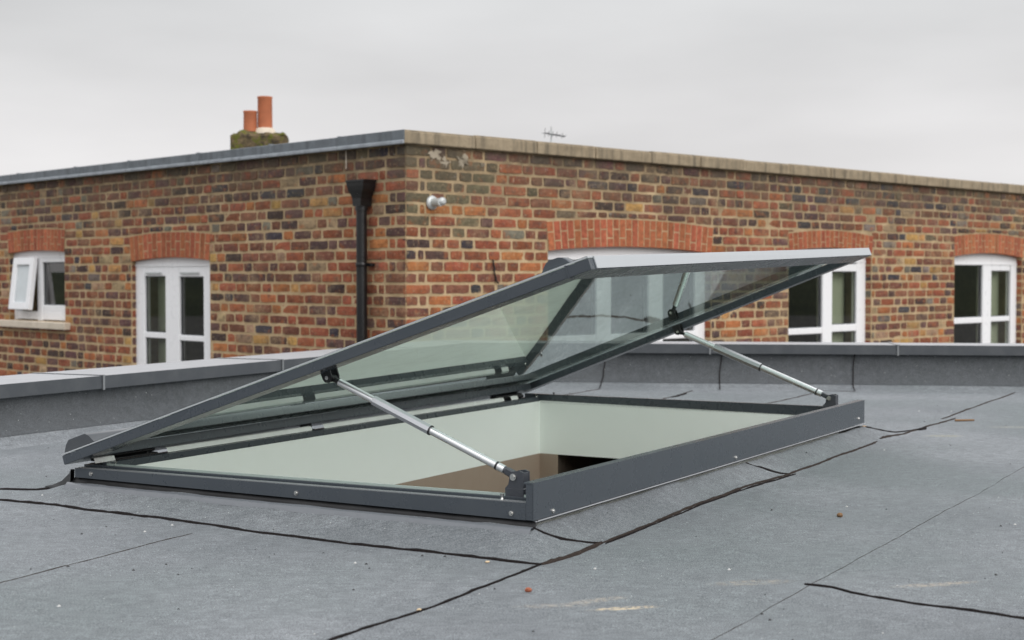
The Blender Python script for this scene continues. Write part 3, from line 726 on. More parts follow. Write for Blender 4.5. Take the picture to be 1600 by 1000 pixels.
def brick_colour(x, z, wall):
    """colours run in patches along the wall, darker and sootier towards the top"""
    sd_ = 7 if wall == 'R' else 19; r = random.random(); top = max(0, min(1, (z-.98)/.42))
    f = fbm(x, z*1.6, sd_, .55, 3); g = fbm(x, z*1.4, sd_+5, .8, 3)
    if wall == 'R' and x < .9 - (1.55-z)*.6 and z > .85 and r < .45: c = PAL['olive']
    elif r < top*.78: c = PAL[random.choices(['brown', 'purple', 'dark', 'grey', 'olive', 'red', 'blue'], [28, 22, 18, 6, 6, 14, 5])[0]]
    else:
        w = [40, 13, 24, 12, 5, 3, 4, 3, 7]
        if f > .12: w[0] += 30*f*3; w[1] += 14*f*3
        else: w[2] += 24; w[3] += 16; w[8] += 8
        if g > .22: w[6] += 18; w[5] += 10; w[7] += 8
        c = PAL[random.choices(KEYS, w)[0]]
    k = random.uniform(.72, 1.22); h = random.uniform(.90, 1.08)
    return (c[0]*k, c[1]*k*h, c[2]*k, 1)
def brick_mesh(w, h, d=.03, seed=0, cut=None):
    """front face looks to -y; slightly pillowed, worn edges. origin at the lower left corner"""
    rnd = random.Random(seed); nx, nz_ = 4, 2; vs = []; fs = []
    e = .0040
    for j in range(nz_+1):
        for i in range(nx+1):
            x = e + (w-2*e)*i/nx; z = e + (h-2*e)*j/nz_; edge = (i in (0, nx)) or (j in (0, nz_))
            y = (.0018 if edge else -.0005) + rnd.uniform(-.0016, .0016)
            if i in (0, nx) and j in (0, nz_): x += (.004 if i == 0 else -.004)*rnd.random(); z += (.004 if j == 0 else -.004)*rnd.random()
            x += rnd.uniform(-.0022, .0022); z += rnd.uniform(-.0026, .0026)
            vs.append((x, y, z))
    idx = lambda i, j: j*(nx+1)+i
    for j in range(nz_):
        for i in range(nx): fs.append((idx(i, j), idx(i+1, j), idx(i+1, j+1), idx(i, j+1)))
    rim = [idx(i, 0) for i in range(nx+1)] + [idx(nx, j) for j in range(1, nz_+1)] + [idx(i, nz_) for i in range(nx-1, -1, -1)] + [idx(0, j) for j in range(nz_-1, 0, -1)]
    k = len(vs)
    for r_ in rim:
        x, y, z = vs[r_]; ox = -e*.6 if x < w*.2 else (e*.6 if x > w*.8 else 0); oz = -e*.6 if z < h*.3 else (e*.6 if z > h*.7 else 0)
        vs.append((x+ox, d, z+oz))
    n = len(rim)
    for i in range(n): fs.append((rim[(i+1) % n], rim[i], k+i, k+(i+1) % n))
    return vs, fs
HW = .222; JT = .0125
def lay(wall, x_lo, x_hi, z_lo, outwards):
    """Flemish bond laid from the top course down. yields (x0, x1, z0, z1)"""
    out_ = []; nrow = int((ZT - z_lo)/CR); rnd = random.Random(hash(wall) % 7 if False else (5 if wall == 'R' else 9))
    for r in range(nrow):
        z1 = ZT - r*CR - JT*.5; z0 = z1 - CR + JT + rnd.uniform(-.001, .001)
        x = x_lo if outwards > 0 else x_hi
        # corner brick alternates stretcher / header so that the corner is bonded
        seq = (r % 2 == 0) == (wall == 'R'); first = True; k = 0
        lim = x_hi if outwards > 0 else x_lo
        while (x < lim) if outwards > 0 else (x > lim):
            if first: w = HW if seq else .106; first = False; isS = seq
            elif k == 1 and not isS0: w = .058 + rnd.uniform(-.004, .004); isS = isS0
            else: w = (HW if not isS else .112)
            if k == 1 and isS0 is False: nxt = False
            if k == 0: isS0 = isS
            elif k == 1 and not isS0: isS = False
            else: isS = not isS
            if rnd.random() < .10: w = HW if w < .15 else .112
            w += rnd.uniform(-.012, .012)
            a, b = (x, x+w) if outwards > 0 else (x-w, x)
            out_.append((a, b, z0 + .003*fbm(a, r*.3, 3, .5, 2), z1 + .003*fbm(a, r*.3+.05, 3, .5, 2)))
            x = b + JT*rnd.uniform(.85, 1.5) if outwards > 0 else a - JT*rnd.uniform(.85, 1.5); k += 1
    return out_
def clip_brick(bk, ops):
    """cut a brick round the openings and arches; returns list of rectangles"""
    res = [bk]
    for o in ops:
        nr = []
        for (a, b, z0, z1) in res:
            if b <= o.x0-.004 or a >= o.x1+.004 or z1 < o.z0: nr.append((a, b, z0, z1)); continue
            mid = (max(a, o.x0)+min(b, o.x1))/2; top = max(o.extr(max(a, o.x0)), o.extr(min(b, o.x1)), o.extr(mid)) + .009
            if z0 >= top: nr.append((a, b, z0, z1)); continue
            if o.z0 > z0 and o.z0 < z1 and z1-o.z0 < .02: nr.append((a, b, z0, o.z0-.004)); continue
            if a < o.x0-.03: nr.append((a, o.x0-.006, z0, z1))
            if b > o.x1+.03: nr.append((o.x1+.006, b, z0, z1))
            if z1 - top > .018: nr.append((max(a, o.x0-.002), min(b, o.x1+.002), top, z1))
        res = nr
    return [r for r in res if r[1]-r[0] > .02 and r[3]-r[2] > .015]
allb = []
for wall, lo, hi, out_ in (('R', .0, 12.0, 1), ('L', -9.0, -.003, -1)):
    for bk in lay(wall, lo, hi, -.95, out_):
        for r in clip_brick(bk, OPS[wall]): allb.append((wall, r))
# apparent size ranks the bricks that stay single objects
def shown(wall, r):
    ang = AR if wall == 'R' else AL; x = (r[0]+r[1])/2; z = (r[2]+r[3])/2
    p = Q0 + Vector((math.cos(ang)*x, math.sin(ang)*x, z)); sxp = 800 + 2279*p.x/p.y; syp = 432 - 2279*(z-CAM_H)/p.y
    if not (5 < sxp < 1595): return -1
    lim = 578 - .10*sxp if sxp < 515 else (548-.39*(sxp-515) if sxp < 900 else 385)
    if syp > lim - 6: return -1
    rel = abs(-math.sin(ang)*(-p.x) + math.cos(ang)*(-p.y))/p.length
    return (r[1]-r[0])*(r[3]-r[2])*rel/p.length**2
rank = sorted(range(len(allb)), key=lambda i: -shown(*allb[i])); single = set(rank[:290])
stuff = MB(); cols = []; protos = {}
for i, (wall, r) in enumerate(allb):
    ang = AR if wall == 'R' else AL; x0_, x1_, z0_, z1_ = r; w, h = x1_-x0_, z1_-z0_
    col = brick_colour(x0_, z0_, wall); push = random.uniform(-.0035, .003)
    if i in single:
        key = (round(w/.006), round(h/.003))
        if key not in protos:
            vs, fs = brick_mesh(key[0]*.006, key[1]*.003, .03, i); me = bpy.data.meshes.new('brick'); me.from_pydata(vs, [], fs); me.materials.append(M['brick']); me.update(); protos[key] = me
        o = bpy.data.objects.new('brick', protos[key]); COL.objects.link(o); o.parent = BLD; o.color = col
        o.location = (math.cos(ang)*x0_ - math.sin(ang)*push, math.sin(ang)*x0_ + math.cos(ang)*push, z0_); o.rotation_euler = (0, 0, ang)
    else:
        vs, fs = brick_mesh(w, h, .03, i); ca, sa = math.cos(ang), math.sin(ang)
        stuff.add([(ca*(x+x0_) - sa*(y+push), sa*(x+x0_) + ca*(y+push), z+z0_) for x, y, z in vs], fs); cols += [col]*len(vs)
for wall in 'RL':
    ang = AR if wall == 'R' else AL; ca, sa = math.cos(ang), math.sin(ang)
    for o in OPS[wall]:
        for r in range(32):
            z1_ = ZT - r*CR - JT*.5; z0_ = z1_ - CR + JT
            if z1_ > o.zs + .03 or z1_ < max(o.z0+.03, -.95): continue
            for xx in (o.x0, o.x1):
                vs, fs = brick_mesh(.095 if r % 2 else .18, z1_-z0_, .02, r); sg = 1 if xx == o.x0 else -1; col = brick_colour(xx, z0_, wall)
                stuff.add([(ca*(xx - sg*(y-.003)) - sa*(.006+x), sa*(xx - sg*(y-.003)) + ca*(.006+x), z+z0_) for x, y, z in vs], fs); cols += [col]*len(vs)
so = stuff.build('brickwork', M['brick'], BLD, recalc=False, kind='stuff'); so.color = (0, 0, 0, 1)
ca_ = so.data.color_attributes.new('bcol', 'FLOAT_COLOR', 'POINT')
ca_.data.foreach_set('color', [c for col in cols for c in col])

# mortar face, reveals and arches
def wall_sheet(wall, x_lo, x_hi):
    ang = AR if wall == 'R' else AL; ops = sorted(OPS[wall], key=lambda o: o.x0); m = MB(); y = .0055
    xs = [x_lo] + [v for o in ops for v in (o.x0, o.x1)] + [x_hi]
    def grid(a, b, z0, z1):
        nx, nz_ = max(1, int((b-a)/.10)), max(1, int((z1-z0)/.08)); k = len(m.v)
        for j in range(nz_+1):
            for i in range(nx+1):
                X, Z = a+(b-a)*i/nx, z0+(z1-z0)*j/nz_; ed = i in (0, nx) or j in (0, nz_)
                m.v.append((X, y + (0 if ed else .0022*fbm(X, Z, 3, 7, 2)), Z))
        for j in range(nz_):
            for i in range(nx): m.f.append((k+j*(nx+1)+i, k+j*(nx+1)+i+1, k+(j+1)*(nx+1)+i+1, k+(j+1)*(nx+1)+i)); m.sm.append(True)
    for i in range(len(xs)-1):
        a, b = xs[i], xs[i+1]
        if i % 2 == 0: grid(a, b, -1.0, ZT+.01)
        else:
            o = ops[i//2]; grid(a, b, o.zs+o.rise+.01, ZT+.01)
            if o.z0 > -1: grid(a, b, -1.0, o.z0)
            for xx, sg in ((o.x0, 1), (o.x1, -1)):      # reveals
                m.add([(xx, .0055, o.z0), (xx, .30, o.z0), (xx, .30, o.zs+.05), (xx, .0055, o.zs+.05)], [(0, 1, 2, 3)])
            m.add([(o.x0, .0055, o.z0), (o.x1, .0055, o.z0), (o.x1, .30, o.z0), (o.x0, .30, o.z0)], [(0, 1, 2, 3)])
            # arch mortar backing following the curve
            n = 14
            for k in range(n):
                xa, xb = o.x0+(o.x1-o.x0)*k/n, o.x0+(o.x1-o.x0)*(k+1)/n
                m.add([(xa, .0055, o.intr(xa)+.002), (xb, .0055, o.intr(xb)+.002), (xb, .0057, o.zs+o.rise+.012), (xa, .0057, o.zs+o.rise+.012),
                       (xa, .12, o.intr(xa)+.002), (xb, .12, o.intr(xb)+.002)], [(0, 1, 2, 3), (0, 4, 5, 1)])
    return m.build('mortar_face', M['mortar'], BLD, rz=ang, recalc=False)
wall_sheet('R', 0, 12.0); wall_sheet('L', -9.0, 0)
for ang, xa, xb in ((AR, 0, 12.0), (AL, -9.0, 0)):
    m = MB(); m.add([(xa, .0055, -3.5), (xb, .0055, -3.5), (xb, .0055, -1.0), (xa, .0055, -1.0)], [(0, 1, 2, 3)]); m.build('lower_wall', M['brick_low'], BLD, rz=ang, recalc=False)
# end walls and roof slab
ca, sa = math.cos(BY), math.sin(BY); ub = Vector((ca, sa, 0)); wb = Vector((-sa, ca, 0))
R12, L9 = ub*12, wb*9
m = MB(); pts = [Vector((0, 0, 0))+ub*.35+wb*.35, R12+wb*.35-ub*.01, R12+L9-ub*.01-wb*.01, L9+ub*.35-wb*.01]
m.prism([(*p.xy, 1.30) for p in pts], [(*p.xy, 1.50) for p in pts]); m.build('roof_slab', M['lead'], BLD)
m = MB()
for p, q_ in ((R12, R12+L9), (R12+L9, L9)): m.add([(*p.xy, -3.5), (*q_.xy, -3.5), (*q_.xy, 1.6), (*p.xy, 1.6)], [(0, 1, 2, 3)])
m.build('rear_wall', M['brick_low'], BLD, recalc=False)

# arches: rings of gauged red bricks
for wall in 'RL':
    ang = AR if wall == 'R' else AL
    for o in OPS[wall]:
        AE = empty('brick_arch', (0, 0, 0)); AE.parent = BLD; AE.rotation_euler = (0, 0, ang)
        wd_ = o.x1-o.x0; nb = round(wd_/.0735) ; nb += 1-nb % 2; cx_ = (o.x0+o.x1)/2
        Rr = ((wd_/2)**2 + o.rise**2)/(2*o.rise)
        for k in range(nb):
            x_a = o.x0 + wd_*k/nb + .0055; x_b = o.x0 + wd_*(k+1)/nb - .0055; skew = .10
            def up(x, h): return x + (x-cx_)/(wd_/2)*skew*h/.21*.25
            m = MB(); split = random.random() < .85
            cuts = [(0, .30 if k % 2 else .62), (.345 if k % 2 else .665, 1)] if split else [(0, 1)]
            for (s0, s1) in cuts:
                h0, h1 = o.arch*s0, o.arch*s1; j = lambda: random.uniform(-.001, .001)
                p = [(up(x_a, h0), o.intr(x_a)+h0), (up(x_b, h0), o.intr(x_b)+h0), (up(x_b, h1), o.intr(x_b)+h1), (up(x_a, h1), o.intr(x_a)+h1)]
                f_ = random.uniform(-.0035, -.001)
                m.prism([(x, f_, z) for x, z in p], [(x, .105, z) for x, z in p])
            ob = m.build('arch_brick', M['arch_brick'], AE); kk = random.uniform(.75, 1.15); ob.color = (.35*kk, .108*kk*random.uniform(.9, 1.15), .054*kk, 1)
        m = MB(); n = 24
        for k in range(n):
            xa, xb = o.x0+wd_*k/n, o.x0+wd_*(k+1)/n
            m.add([(up(xa, 0), -.0002, o.intr(xa)+.003), (up(xb, 0), -.0002, o.intr(xb)+.003), (up(xb, o.arch), -.0002, o.extr(xb)+.006), (up(xa, o.arch), -.0002, o.extr(xa)+.006)], [(0, 1, 2, 3)])
        q_ = m.build('arch_mortar', M['mortar'], AE, recalc=False)

# windows
def bar(mb, x0, x1, z0, z1, y0, y1, bev=.004): mb.box(x0, x1, y0, y1, z0, z1, bev)
def window(wall, o, name, inset, stiles, transoms, topz, label=None, panes=(), head=None, outerl=.06, outerr=.06):
    """stiles: (x0,x1) full height posts; transoms: (x0,x1,z0,z1); panes: (x0,x1,z0,z1, backing)"""
    ang = AR if wall == 'R' else AL
    E = empty(name, (0, 0, 0)); E.parent = BLD; E.rotation_euler = (0, 0, ang)
    if label: E['label'] = label
    y0, y1 = inset, inset+.065; m = MB()
    for x0_, x1_ in [(o.x0-.002, o.x0+outerl), (o.x1-outerr, o.x1+.002)] + list(stiles): bar(m, x0_, x1_, o.z0, topz, y0+random.uniform(0, .002), y1)
    for x0_, x1_, z0_, z1_ in transoms: bar(m, x0_, x1_, z0_, z1_, y0+.004, y1-.003)
    # arched head
    n = 16; a0, a1 = o.x0-.002, o.x1+.002
    bot = [(a0+(a1-a0)*k/n, topz-.001) for k in range(n+1)]; top = [(x, o.intr(min(max(x, o.x0), o.x1))+.006) for x, _ in bot]
    poly = bot + top[::-1]; vs = [(x, y0+.003, z) for x, z in poly] + [(x, y1, z) for x, z in poly]; N_ = 2*(n+1)
    m.add(vs, [(k, k+1, N_-2-k, N_-1-k) for k in range(n)] + [(k, (k+1) % N_, N_+(k+1) % N_, N_+k) for k in range(N_)])
    m.box(a0, a1, y0-.004, y0+.0025, topz+.001, topz+.022, .002)
    m.build('frame', M['upvc'], E)
    for (x0_, x1_, z0_, z1_, back) in panes:
        g = MB(); yy = y0+.028
        g.add([(x0_, yy, z0_), (x1_, yy, z0_), (x1_, yy, z1_), (x0_, yy, z1_)], [(0, 1, 2, 3)]); g.build('pane', M['pane'], E, recalc=False)
        gk = MB(); t_ = .008
        for bx in ((x0_-.002, x0_+t_, z0_, z1_), (x1_-t_, x1_+.002, z0_, z1_), (x0_+t_, x1_-t_, z0_-.002, z0_+t_), (x0_+t_, x1_-t_, z1_-t_, z1_+.002)): gk.box(bx[0], bx[1], yy-.008, yy-.001, bx[2], bx[3])
        gk.build('gasket', M['gasket'], E)
        if back:
            b = MB(); n = 14; yb = inset+.16
            pts = [(x0_-.03+(x1_-x0_+.06)*k/n, yb+.006*math.sin(k*2.1+x0_*9)) for k in range(n+1)]
            b.add([(x, y, z0_-.1) for x, y in pts] + [(x, y, z1_+.06) for x, y in pts], [(k, k+1, n+2+k, n+1+k) for k in range(n)], True)
            b.build('blind', M[back], E, recalc=False)
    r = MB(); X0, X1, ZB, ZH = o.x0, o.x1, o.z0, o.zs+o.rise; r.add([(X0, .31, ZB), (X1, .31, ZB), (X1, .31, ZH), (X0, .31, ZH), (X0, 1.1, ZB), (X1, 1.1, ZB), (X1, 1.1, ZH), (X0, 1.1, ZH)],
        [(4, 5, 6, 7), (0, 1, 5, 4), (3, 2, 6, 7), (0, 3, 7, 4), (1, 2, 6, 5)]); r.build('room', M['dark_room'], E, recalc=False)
    return E
oR1, oR2, oR3 = OPS['R']; oL1, oL2 = OPS['L']
window('R', oR1, 'window', .07, [(2.02, 2.19), (2.65, 2.83)], [(1.46, 2.02, .13, .19), (2.19, 2.65, .13, .19), (2.83, 3.26, .13, .19)], .78,
       'widest window, mostly hidden behind the open lid', [(1.463, 2.017, .19, .78, None), (2.193, 2.647, .19, .78, None), (2.833, 3.245, .19, .78, None), (2.833, 3.245, -.69, .13, None), (2.193, 2.647, -.69, .13, None), (1.463, 2.017, -.69, .13, None)], outerr=.135)
window('R', oR2, 'window', .07, [(5.145, 5.30)], [(4.565, 5.145, .115, .172), (5.30, 5.72, .125, .192), (5.30, 5.72, .70, .77)], .785,
       'window beside the far top corner of the skylight lid', [(4.567, 5.143, .172, .785, None), (5.303, 5.717, .192, .70, 'blind'), (4.567, 5.143, -.69, .115, None), (5.303, 5.717, -.69, .125, 'blind')], outerr=.15)
window('R', oR3, 'window', .07, [(8.17, 8.355)], [(7.505, 8.17, .150, .212), (8.355, 8.78, .158, .212), (8.355, 8.78, .715, .775)], .775,
       'window at the right edge with a white double mullion', [(7.508, 8.167, .212, .775, None), (8.358, 8.777, .212, .715, 'blind'), (7.508, 8.167, -.69, .150, None), (8.358, 8.777, -.69, .158, 'blind')], outerr=.13)
dE = window('L', oL1, 'double_door', .045, [(-3.285, -3.065)], [(-3.64, -3.285, .118, .166), (-3.065, -2.68, .110, .155), (-3.64, -3.285, .655, .74), (-3.065, -2.68, .65, .74)], .735,
       'white glazed double door under a red arch', [(-3.638, -3.288, .166, .655, 'blind'), (-3.062, -2.683, .155, .65, None), (-3.638, -3.288, -.80, .118, 'blind'), (-3.062, -2.683, -.80, .110, None)], outerl=.145, outerr=.165)
for a, b in ((-3.60, -3.34), (-3.03, -2.74)):
    m = MB(); m.box(a, b, .034, .044, .672, .690, .002); m.build('trickle_vent', M['galv'], dE)
wE = window('L', oL2, 'window', .055, [(-5.70, -5.60)], [(-6.15, -5.092, .23, .31), (-5.60, -5.09, .31, .375), (-5.60, -5.09, .79, .84)], .83,
       'small window with its left sash tilted open above a pale sill', [(-5.598, -5.095, .375, .79, None)], outerl=.05, outerr=.055)
# open top-hung sash
m = MB(); hz_ = .83; hy = .05; ang_o = math.radians(7)
def sash(x0_, x1_, s0, s1, y0, y1, mb):                # s measured down from the hinge
    Mx = Matrix.Translation((0, hy, hz_)) @ Matrix.Rotation(-ang_o, 4, 'X')
    mb.obox(Mx @ Matrix.Translation(((x0_+x1_)/2, (y0+y1)/2, -(s0+s1)/2)), x1_-x0_, y1-y0, s1-s0, .004)
for bx in ((-6.10, -6.02, 0, .51), (-5.74, -5.66, 0, .51), (-6.02, -5.74, 0, .07), (-6.02, -5.74, .44, .51)): sash(bx[0], bx[1], bx[2], bx[3], -.05, -.005, m)
m.build('open_sash', M['upvc'], wE)
m = MB(); sash(-6.018, -5.742, .072, .438, -.030, -.026, m); m.build('frosted_pane', M['net'], wE)
m = MB(); m.box(-6.40, -4.925, -.06, .045, .150, .218, .006); m.build('sill', M['sill'], BLD, rz=AL)

# copings of the brick building
for k, (a, b) in enumerate(zip([0, .62, 1.245, 1.885, 2.55, 3.18, 3.805, 4.46, 5.1, 5.75, 6.4, 7.05, 7.7, 8.35, 9.0, 9.7, 10.4, 11.2], [.62, 1.245, 1.885, 2.55, 3.18, 3.805, 4.46, 5.1, 5.75, 6.4, 7.05, 7.7, 8.35, 9.0, 9.7, 10.4, 11.2, 12.03])):
    m = MB(); dz = random.uniform(-.004, .004); m.box(a+(.003 if k else -.045), b-.003, -.045+random.uniform(-.004, .004), .34, ZT+.001, ZT+.088+dz, .006)
    m.box(a+(.004 if k else -.03), b-.004, -.030, .33, ZT+.087+dz, ZT+.098+dz, .004)
    m.build('coping_stone', M['cap_stone'], BLD, rz=AR)
ls = [.0, .713, 1.587, 2.62, 3.745, 4.73, 5.9, 7.0, 8.1, 9.03]
for a, b in zip(ls, ls[1:]):
    m = MB(); x0_, x1_ = -b+.002, -a-.002 if a > 0 else -.047
    if a == 0:
        x1_ = .046; m.box(x0_, x1_, -.0525, -.0475, ZT+.020, ZT+.094, .001)
        m.box(x0_, -.36, -.046, .34, ZT+.020, ZT+.092, .004)
    else: m.box(x0_, x1_, -.048, .34, ZT+.020, ZT+.092, .004)
    d_ = MB(); d_.box(x0_, x1_, -.064, -.0485, ZT-.004, ZT+.024, .005); d_.build('lead_drip', M['lead_pale'], BLD, rz=AL)
    m.box(x0_-.004, x0_+.028, -.0535, .335, ZT+.012, ZT+.098, .004)
    m.build('lead_coping', M['lead'], BLD, rz=AL)
# white run mark under the lead
m = MB(); prev = None
for i in range(12):
    z = ZT - .005 - i*.012; w = .010*(1 + .6*fbm(z*20, 1, 2)) ; x = -.672 + .004*fbm(z*9, 3, 1)
    m.v += [(x-w/2, -.0042, z), (x+w/2, -.0042, z)]
    if i: k = 2*i; m.f.append((k-2, k-1, k+1, k)); m.sm.append(False)
m.build('lime_run', M['sill'], BLD, rz=AL, recalc=False)
# remains of render under the stone coping
random.seed(31)
for (x, z, w, h) in ((.27, 1.50, .15, .09), (.36, 1.455, .09, .08), (.52, 1.48, .14, .11), (.72, 1.46, .07, .04)):
    m = MB(); n = 40; ring = [(x + w/2*math.cos(2*PI*k/n)*(.72+.9*fbm(x*9, k*.35, 1, 1, 3)), z + h/2*math.sin(2*PI*k/n)*(.72+.9*fbm(x*9, k*.35, 5, 1, 3))) for k in range(n)]
    vs = [(x+(a-x)*.86, -.0052, z+(b-z)*.86) for a, b in ring] + [(x+(a-x)*1.04, -.0015, z+(b-z)*1.04) for a, b in ring]
    m.add(vs, [tuple(range(n))] + [(k, (k+1) % n, n+(k+1) % n, n+k) for k in range(n)]); m.build('render_patch', M['old_render'], BLD, rz=AR)

# ------------------------------------------------------------------ things on the walls
def wallpt(ang, x, y, z): return Q0 + Vector((math.cos(ang)*x - math.sin(ang)*y, math.sin(ang)*x + math.cos(ang)*y, z))
DP = empty('downpipe', wallpt(AL, -.42, -.06, -3.4), AL, label='black drainpipe with a flared hopper near the corner of the brick wall', cat='downpipe')
zo = 3.4
m = MB(); m.lathe([(.039, 0), (.039, zo+1.155)], 20); m.build('pipe', M['black_iron'], DP)
m = MB()
for z0_, z1_, r in ((zo+1.12, zo+1.160, .046), ): m.lathe([(r, z0_), (r, z1_)], 20)
m.build('pipe_socket', M['black_iron'], DP)
m = MB(); pr = [(.046, .044, 1.15), (.050, .046, 1.205), (.062, .050, 1.232), (.084, .056, 1.262), (.094, .060, 1.292), (.098, .062, 1.318), (.104, .064, 1.324), (.104, .064, 1.336)]
vs = []
for hx, hy_, z in pr: vs += [(-hx, -hy_, z+zo), (hx, -hy_, z+zo), (hx, .052, z+zo), (-hx, .052, z+zo)]
fs = [(4*k+i, 4*k+(i+1) % 4, 4*k+4+(i+1) % 4, 4*k+4+i) for k in range(len(pr)-1) for i in range(4)] + [(3, 2, 1, 0), tuple(4*(len(pr)-1)+i for i in range(4))]
m.add(vs, fs); m.build('hopper', M['black_iron'], DP)
for z in (.735, -.9):
    m = MB(); m.lathe([(.042, zo+z-.014), (.044, zo+z-.010), (.044, zo+z+.010), (.042, zo+z+.014)], 20); m.box(-.012, .085, .02, .055, zo+z-.012, zo+z+.012, .003); m.build('pipe_clip', M['black_iron'], DP)

FT = empty('wall_fitting', wallpt(AR, .235, 0, 1.170), AR, label='small pale grey round fitting with a knob, fixed near the corner of the brick wall', cat='wall fitting')
Mx = Matrix.Rotation(PI/2, 4, 'X')
m = MB(); m.lathe([(.050, 0), (.052, .006), (.045, .016), (.034, .022)], 24, Mx); m.build('flange', M['galv'], FT)
m = MB(); m.lathe([(.030, .016), (.029, .07), (.028, .10)], 20, Mx); m.build('neck', M['galv'], FT)
m = MB(); m.lathe([(.012, .078), (.026, .082), (.030, .095), (.027, .112), (.013, .120)], 20, Matrix.Translation((.012, 0, .006)) @ Mx); m.build('knob', M['galv'], FT)
m = MB(); pts = [(.815, .775), (.822, .74), (.83, .715), (.828, .68), (.842, .65), (.848, .618), (.870, .600)]
for p, q_ in zip(pts, pts[1:]): m.tube((p[0]-.815, -.012, p[1]-.775), (q_[0]-.815, -.012, q_[1]-.775), .006, n=8)
m.build('cable', M['black'], None, wallpt(AR, .815, 0, .775), AR, label='short black cable end hanging against the bricks above the lid', cat='cable')

# aerial
AN = empty('aerial', (.335, 12.5, 1.50), .25, label='thin tv aerial standing behind the stone coping', cat='aerial')
m = MB(); m.tube((0, 0, 0), (0, 0, .43), .007, n=8); m.build('mast', M['galv'], AN)
m = MB(); m.tube((-.06, 0, .375), (.13, .03, .35), .0045, n=6)
m.build('boom', M['black'], AN)
m = MB()
for k, x in enumerate((-.055, -.02, .015, .05, .10)):
    hgt = .05 if k else .085; m.tube((x-.01, -.02, .37-x*.13-hgt*.5), (x+.01, .03, .37-x*.13+hgt*.5), .0024, n=5); m.tube((x-.04, -.05, .36-x*.13), (x+.05, .05, .375-x*.13), .0024, n=5)
m.build('elements', M['black'], AN)

# chimney standing back on the roof
CH = empty('chimney', Q0 + Vector((0, 0, 1.50)), AL, label='mossy chimney stack with two terracotta pots above the lead coping', cat='chimney')
CH.location = (-2.27, 13.2, 1.5); CH.rotation_euler = (0, 0, .12)
def mossy_box(mb, x0_, x1_, y0_, y1_, z0_, z1_, n=8, j=.012):
    vs = []; fs = []
    k0 = len(mb.v); mb.box(x0_, x1_, y0_, y1_, z0_, z1_, .01)
    for i in range(k0, len(mb.v)):
        x, y, z = mb.v[i]; mb.v[i] = (x+j*fbm(x*9, y*9, z*9), y+j*fbm(y*9, x*9, z*9), z+j*fbm(z*9, x*9, y*9))
m = MB(); mossy_box(m, -.225, .225, -.19, .19, 0, .275, j=.006); m.build('stack', M['moss'], CH)
m = MB(); m.box(-.252, .248, -.215, .215, .277, .402, .002); m.build('stack_cap', M['moss'], CH)
m = MB(); nx_ = 22
for a in range(nx_+1):
    for b in range(nx_+1):
        x, y = -.25+.5*a/nx_, -.215+.43*b/nx_; e = max(abs(x)/.25, abs(y)/.215); m.v.append((x, y, .396 + .050*max(0, 1-e**3)**.5*(.6+.6*abs(fbm(x, y, 4, 6, 2))+.2) + .022*fbm(x, y, 2, 16, 3)))
for a in range(nx_):
    for b in range(nx_): k = a*(nx_+1)+b; m.f.append((k, k+nx_+1, k+nx_+2, k+1)); m.sm.append(False)
m.build('mortar_flaunching', M['moss'], CH)
def pot(x, r, z0_, z1_):
    m = MB(); m.lathe([(r*1.05, z0_), (r*.98, z0_+.02), (r*.95, z1_-.02), (r*1.0, z1_-.012), (r*1.0, z1_), (r*.84, z1_), (r*.84, z1_-.05)], 24, Matrix.Translation((x, -.05, 0))); return m
pot(-.085, .063, .45, .635).build('chimney_pot', M['terracotta'], CH, label='shorter darker terracotta pot'); pot(.045, .068, .45, .765).build('chimney_pot', M['terracotta'], CH, label='taller orange terracotta pot')
m = MB(); m.lathe([(.10, .43), (.085, .475), (.068, .485)], 20, Matrix.Translation((.045, -.05, 0))); m.build('mortar_collar', M['sill'], CH)

# ------------------------------------------------------------------ litter on the roof
def crumb(name, a, b, r, col, label, cat, flat=.7, group=None, seed=1):
    rnd = random.Random(seed); m = MB(); n = 7; rows = []
    for j in range(5):
        ph = PI*j/4
        rows.append([(r*math.sin(ph)*math.cos(2*PI*i/n)*rnd.uniform(.75, 1.2), r*math.sin(ph)*math.sin(2*PI*i/n)*rnd.uniform(.75, 1.2), -r*flat*math.cos(ph)) for i in range(n)])
    vs = [v for row in rows for v in row]; fs = [(j*n+i, j*n+(i+1) % n, (j+1)*n+(i+1) % n, (j+1)*n+i) for j in range(4) for i in range(n)]
    m.add(vs, fs); w_ = to_w(a, b)
    return m.build(name, col, None, (w_.x, w_.y, zroof(a, b)+r*flat*.8), label=label, cat=cat, group=group)
M['crumb_red'] = painted('red_brick_crumb', (.33, .10, .05, 1), .9, dust=.5, dustcol=(.15, .06, .04, 1))
M['crumb_brown'] = painted('brown_stone', (.20, .11, .05, 1), .9, dust=.6, dustcol=(.08, .05, .03, 1))
M['leaf'] = painted('dry_leaf', (.35, .21, .09, 1), .8, dust=.4)
M['straw'] = painted('straw', (.60, .45, .28, 1), .8, dust=.3)
crumb('brick_crumb', -.441, -.237, .0075, M['crumb_red'], 'reddish brick crumb on the felt, left of the tan scuff', 'brick crumb', group='crumbs and pebbles on the roof', seed=3)
crumb('pebble', .808, -.501, .0095, M['crumb_brown'], 'brown angular pebble lying alone on the open felt', 'pebble', group='crumbs and pebbles on the roof', seed=5)
crumb('pebble', .12, 1.72, .008, M['straw'], 'orange grain beside the seam at the hinge corner', 'pebble', group='crumbs and pebbles on the roof', seed=6, flat=.4)
crumb('pebble', -.217, -.005, .006, M['straw'], 'small orange chip on the seam below the near corner', 'pebble', group='crumbs and pebbles on the roof', seed=7, flat=.4)
crumb('pebble', -.687, -.132, .005, M['straw'], 'small tan chip on the long seam, low in the picture', 'pebble', group='crumbs and pebbles on the roof', seed=8)
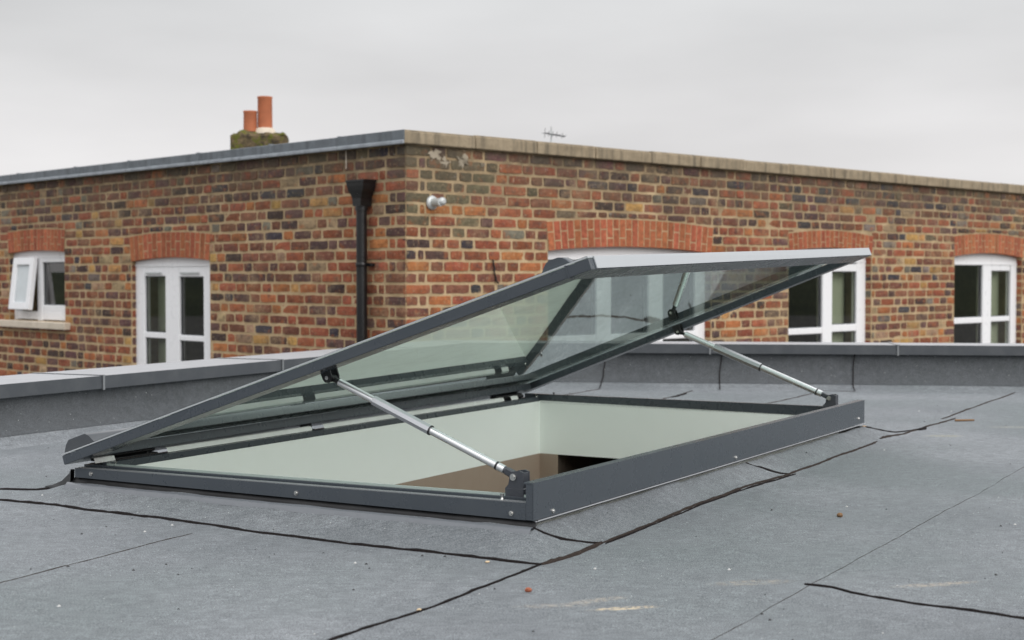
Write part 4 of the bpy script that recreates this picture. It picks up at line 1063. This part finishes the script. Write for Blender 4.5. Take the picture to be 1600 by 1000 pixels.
crumb('leaf_scrap', 5.0, 1.44, .022, M['leaf'], 'dry tan leaf scrap on the felt behind the skylight', 'leaf', flat=.25, group='dry leaf scraps on the roof', seed=9)
crumb('leaf_scrap', 2.80, .02, .012, M['leaf'], 'dry leaf scrap beside the right end of the front flashing', 'leaf', flat=.4, group='dry leaf scraps on the roof', seed=10)
tw = to_w(3.64, -.19); m = MB(); m.tube((-.045, 0, .006), (.045, .01, .006), .005, .004, 7)
m.build('twig', M['crumb_brown'], None, (tw.x, tw.y, zroof(3.64, -.19)), .05, label='short brown twig right of the long seam', cat='twig', group='twigs on the roof')
tw = to_w(2.0, 2.80+.35); m = MB(); m.tube((-.06, 0, .006), (.05, -.03, .008), .005, .004, 7); m.tube((.0, -.012, .007), (.05, .01, .012), .003, .002, 6)
m.build('twig', M['crumb_brown'], None, (tw.x, tw.y, .004), -.3, label='dark twig by the left parapet, above the lid', cat='twig', group='twigs on the roof')
pc = B0 + U*1.60 + Wv*(y1-.006)
m = MB(); pts = [(0, 0, -.19), (.004, 0, -.24), (-.003, 0, -.30), (.002, 0, -.40)]
for p, q_ in zip(pts, pts[1:]): m.tube(p, q_, .0035, n=7)
m.build('hanging_cord', M['crumb_brown'], None, (pc.x, pc.y, 0), UA, label='thin dark cord hanging on the beige wall inside the skylight opening', cat='cord')
g = MB(); rnd = random.Random(12); k = 0
gw = MB()
while k < 420:
    a, b = rnd.uniform(-1.2, 4.6), rnd.uniform(-2.0, 2.6)
    if -.05 < a < L+.05 and -.03 < b < W+.05: continue
    r = rnd.choice([.0016, .0022, .003, .0042]); t_ = gw if rnd.random() < .35 else g; z = zroof(a, b)
    t_.add([(a+r*math.cos(x)*rnd.uniform(.7, 1.4), b+r*math.sin(x), z+.0004) for x in (0, 1.25, 2.5, 3.8, 5.0)] + [(a, b, z+r)], [(i, (i+1) % 5, 5) for i in range(5)]); k += 1
g.build('dark_grit', M['black'], roof, kind='stuff'); gw.build('pale_grit', M['pale_bit'], roof, kind='stuff')
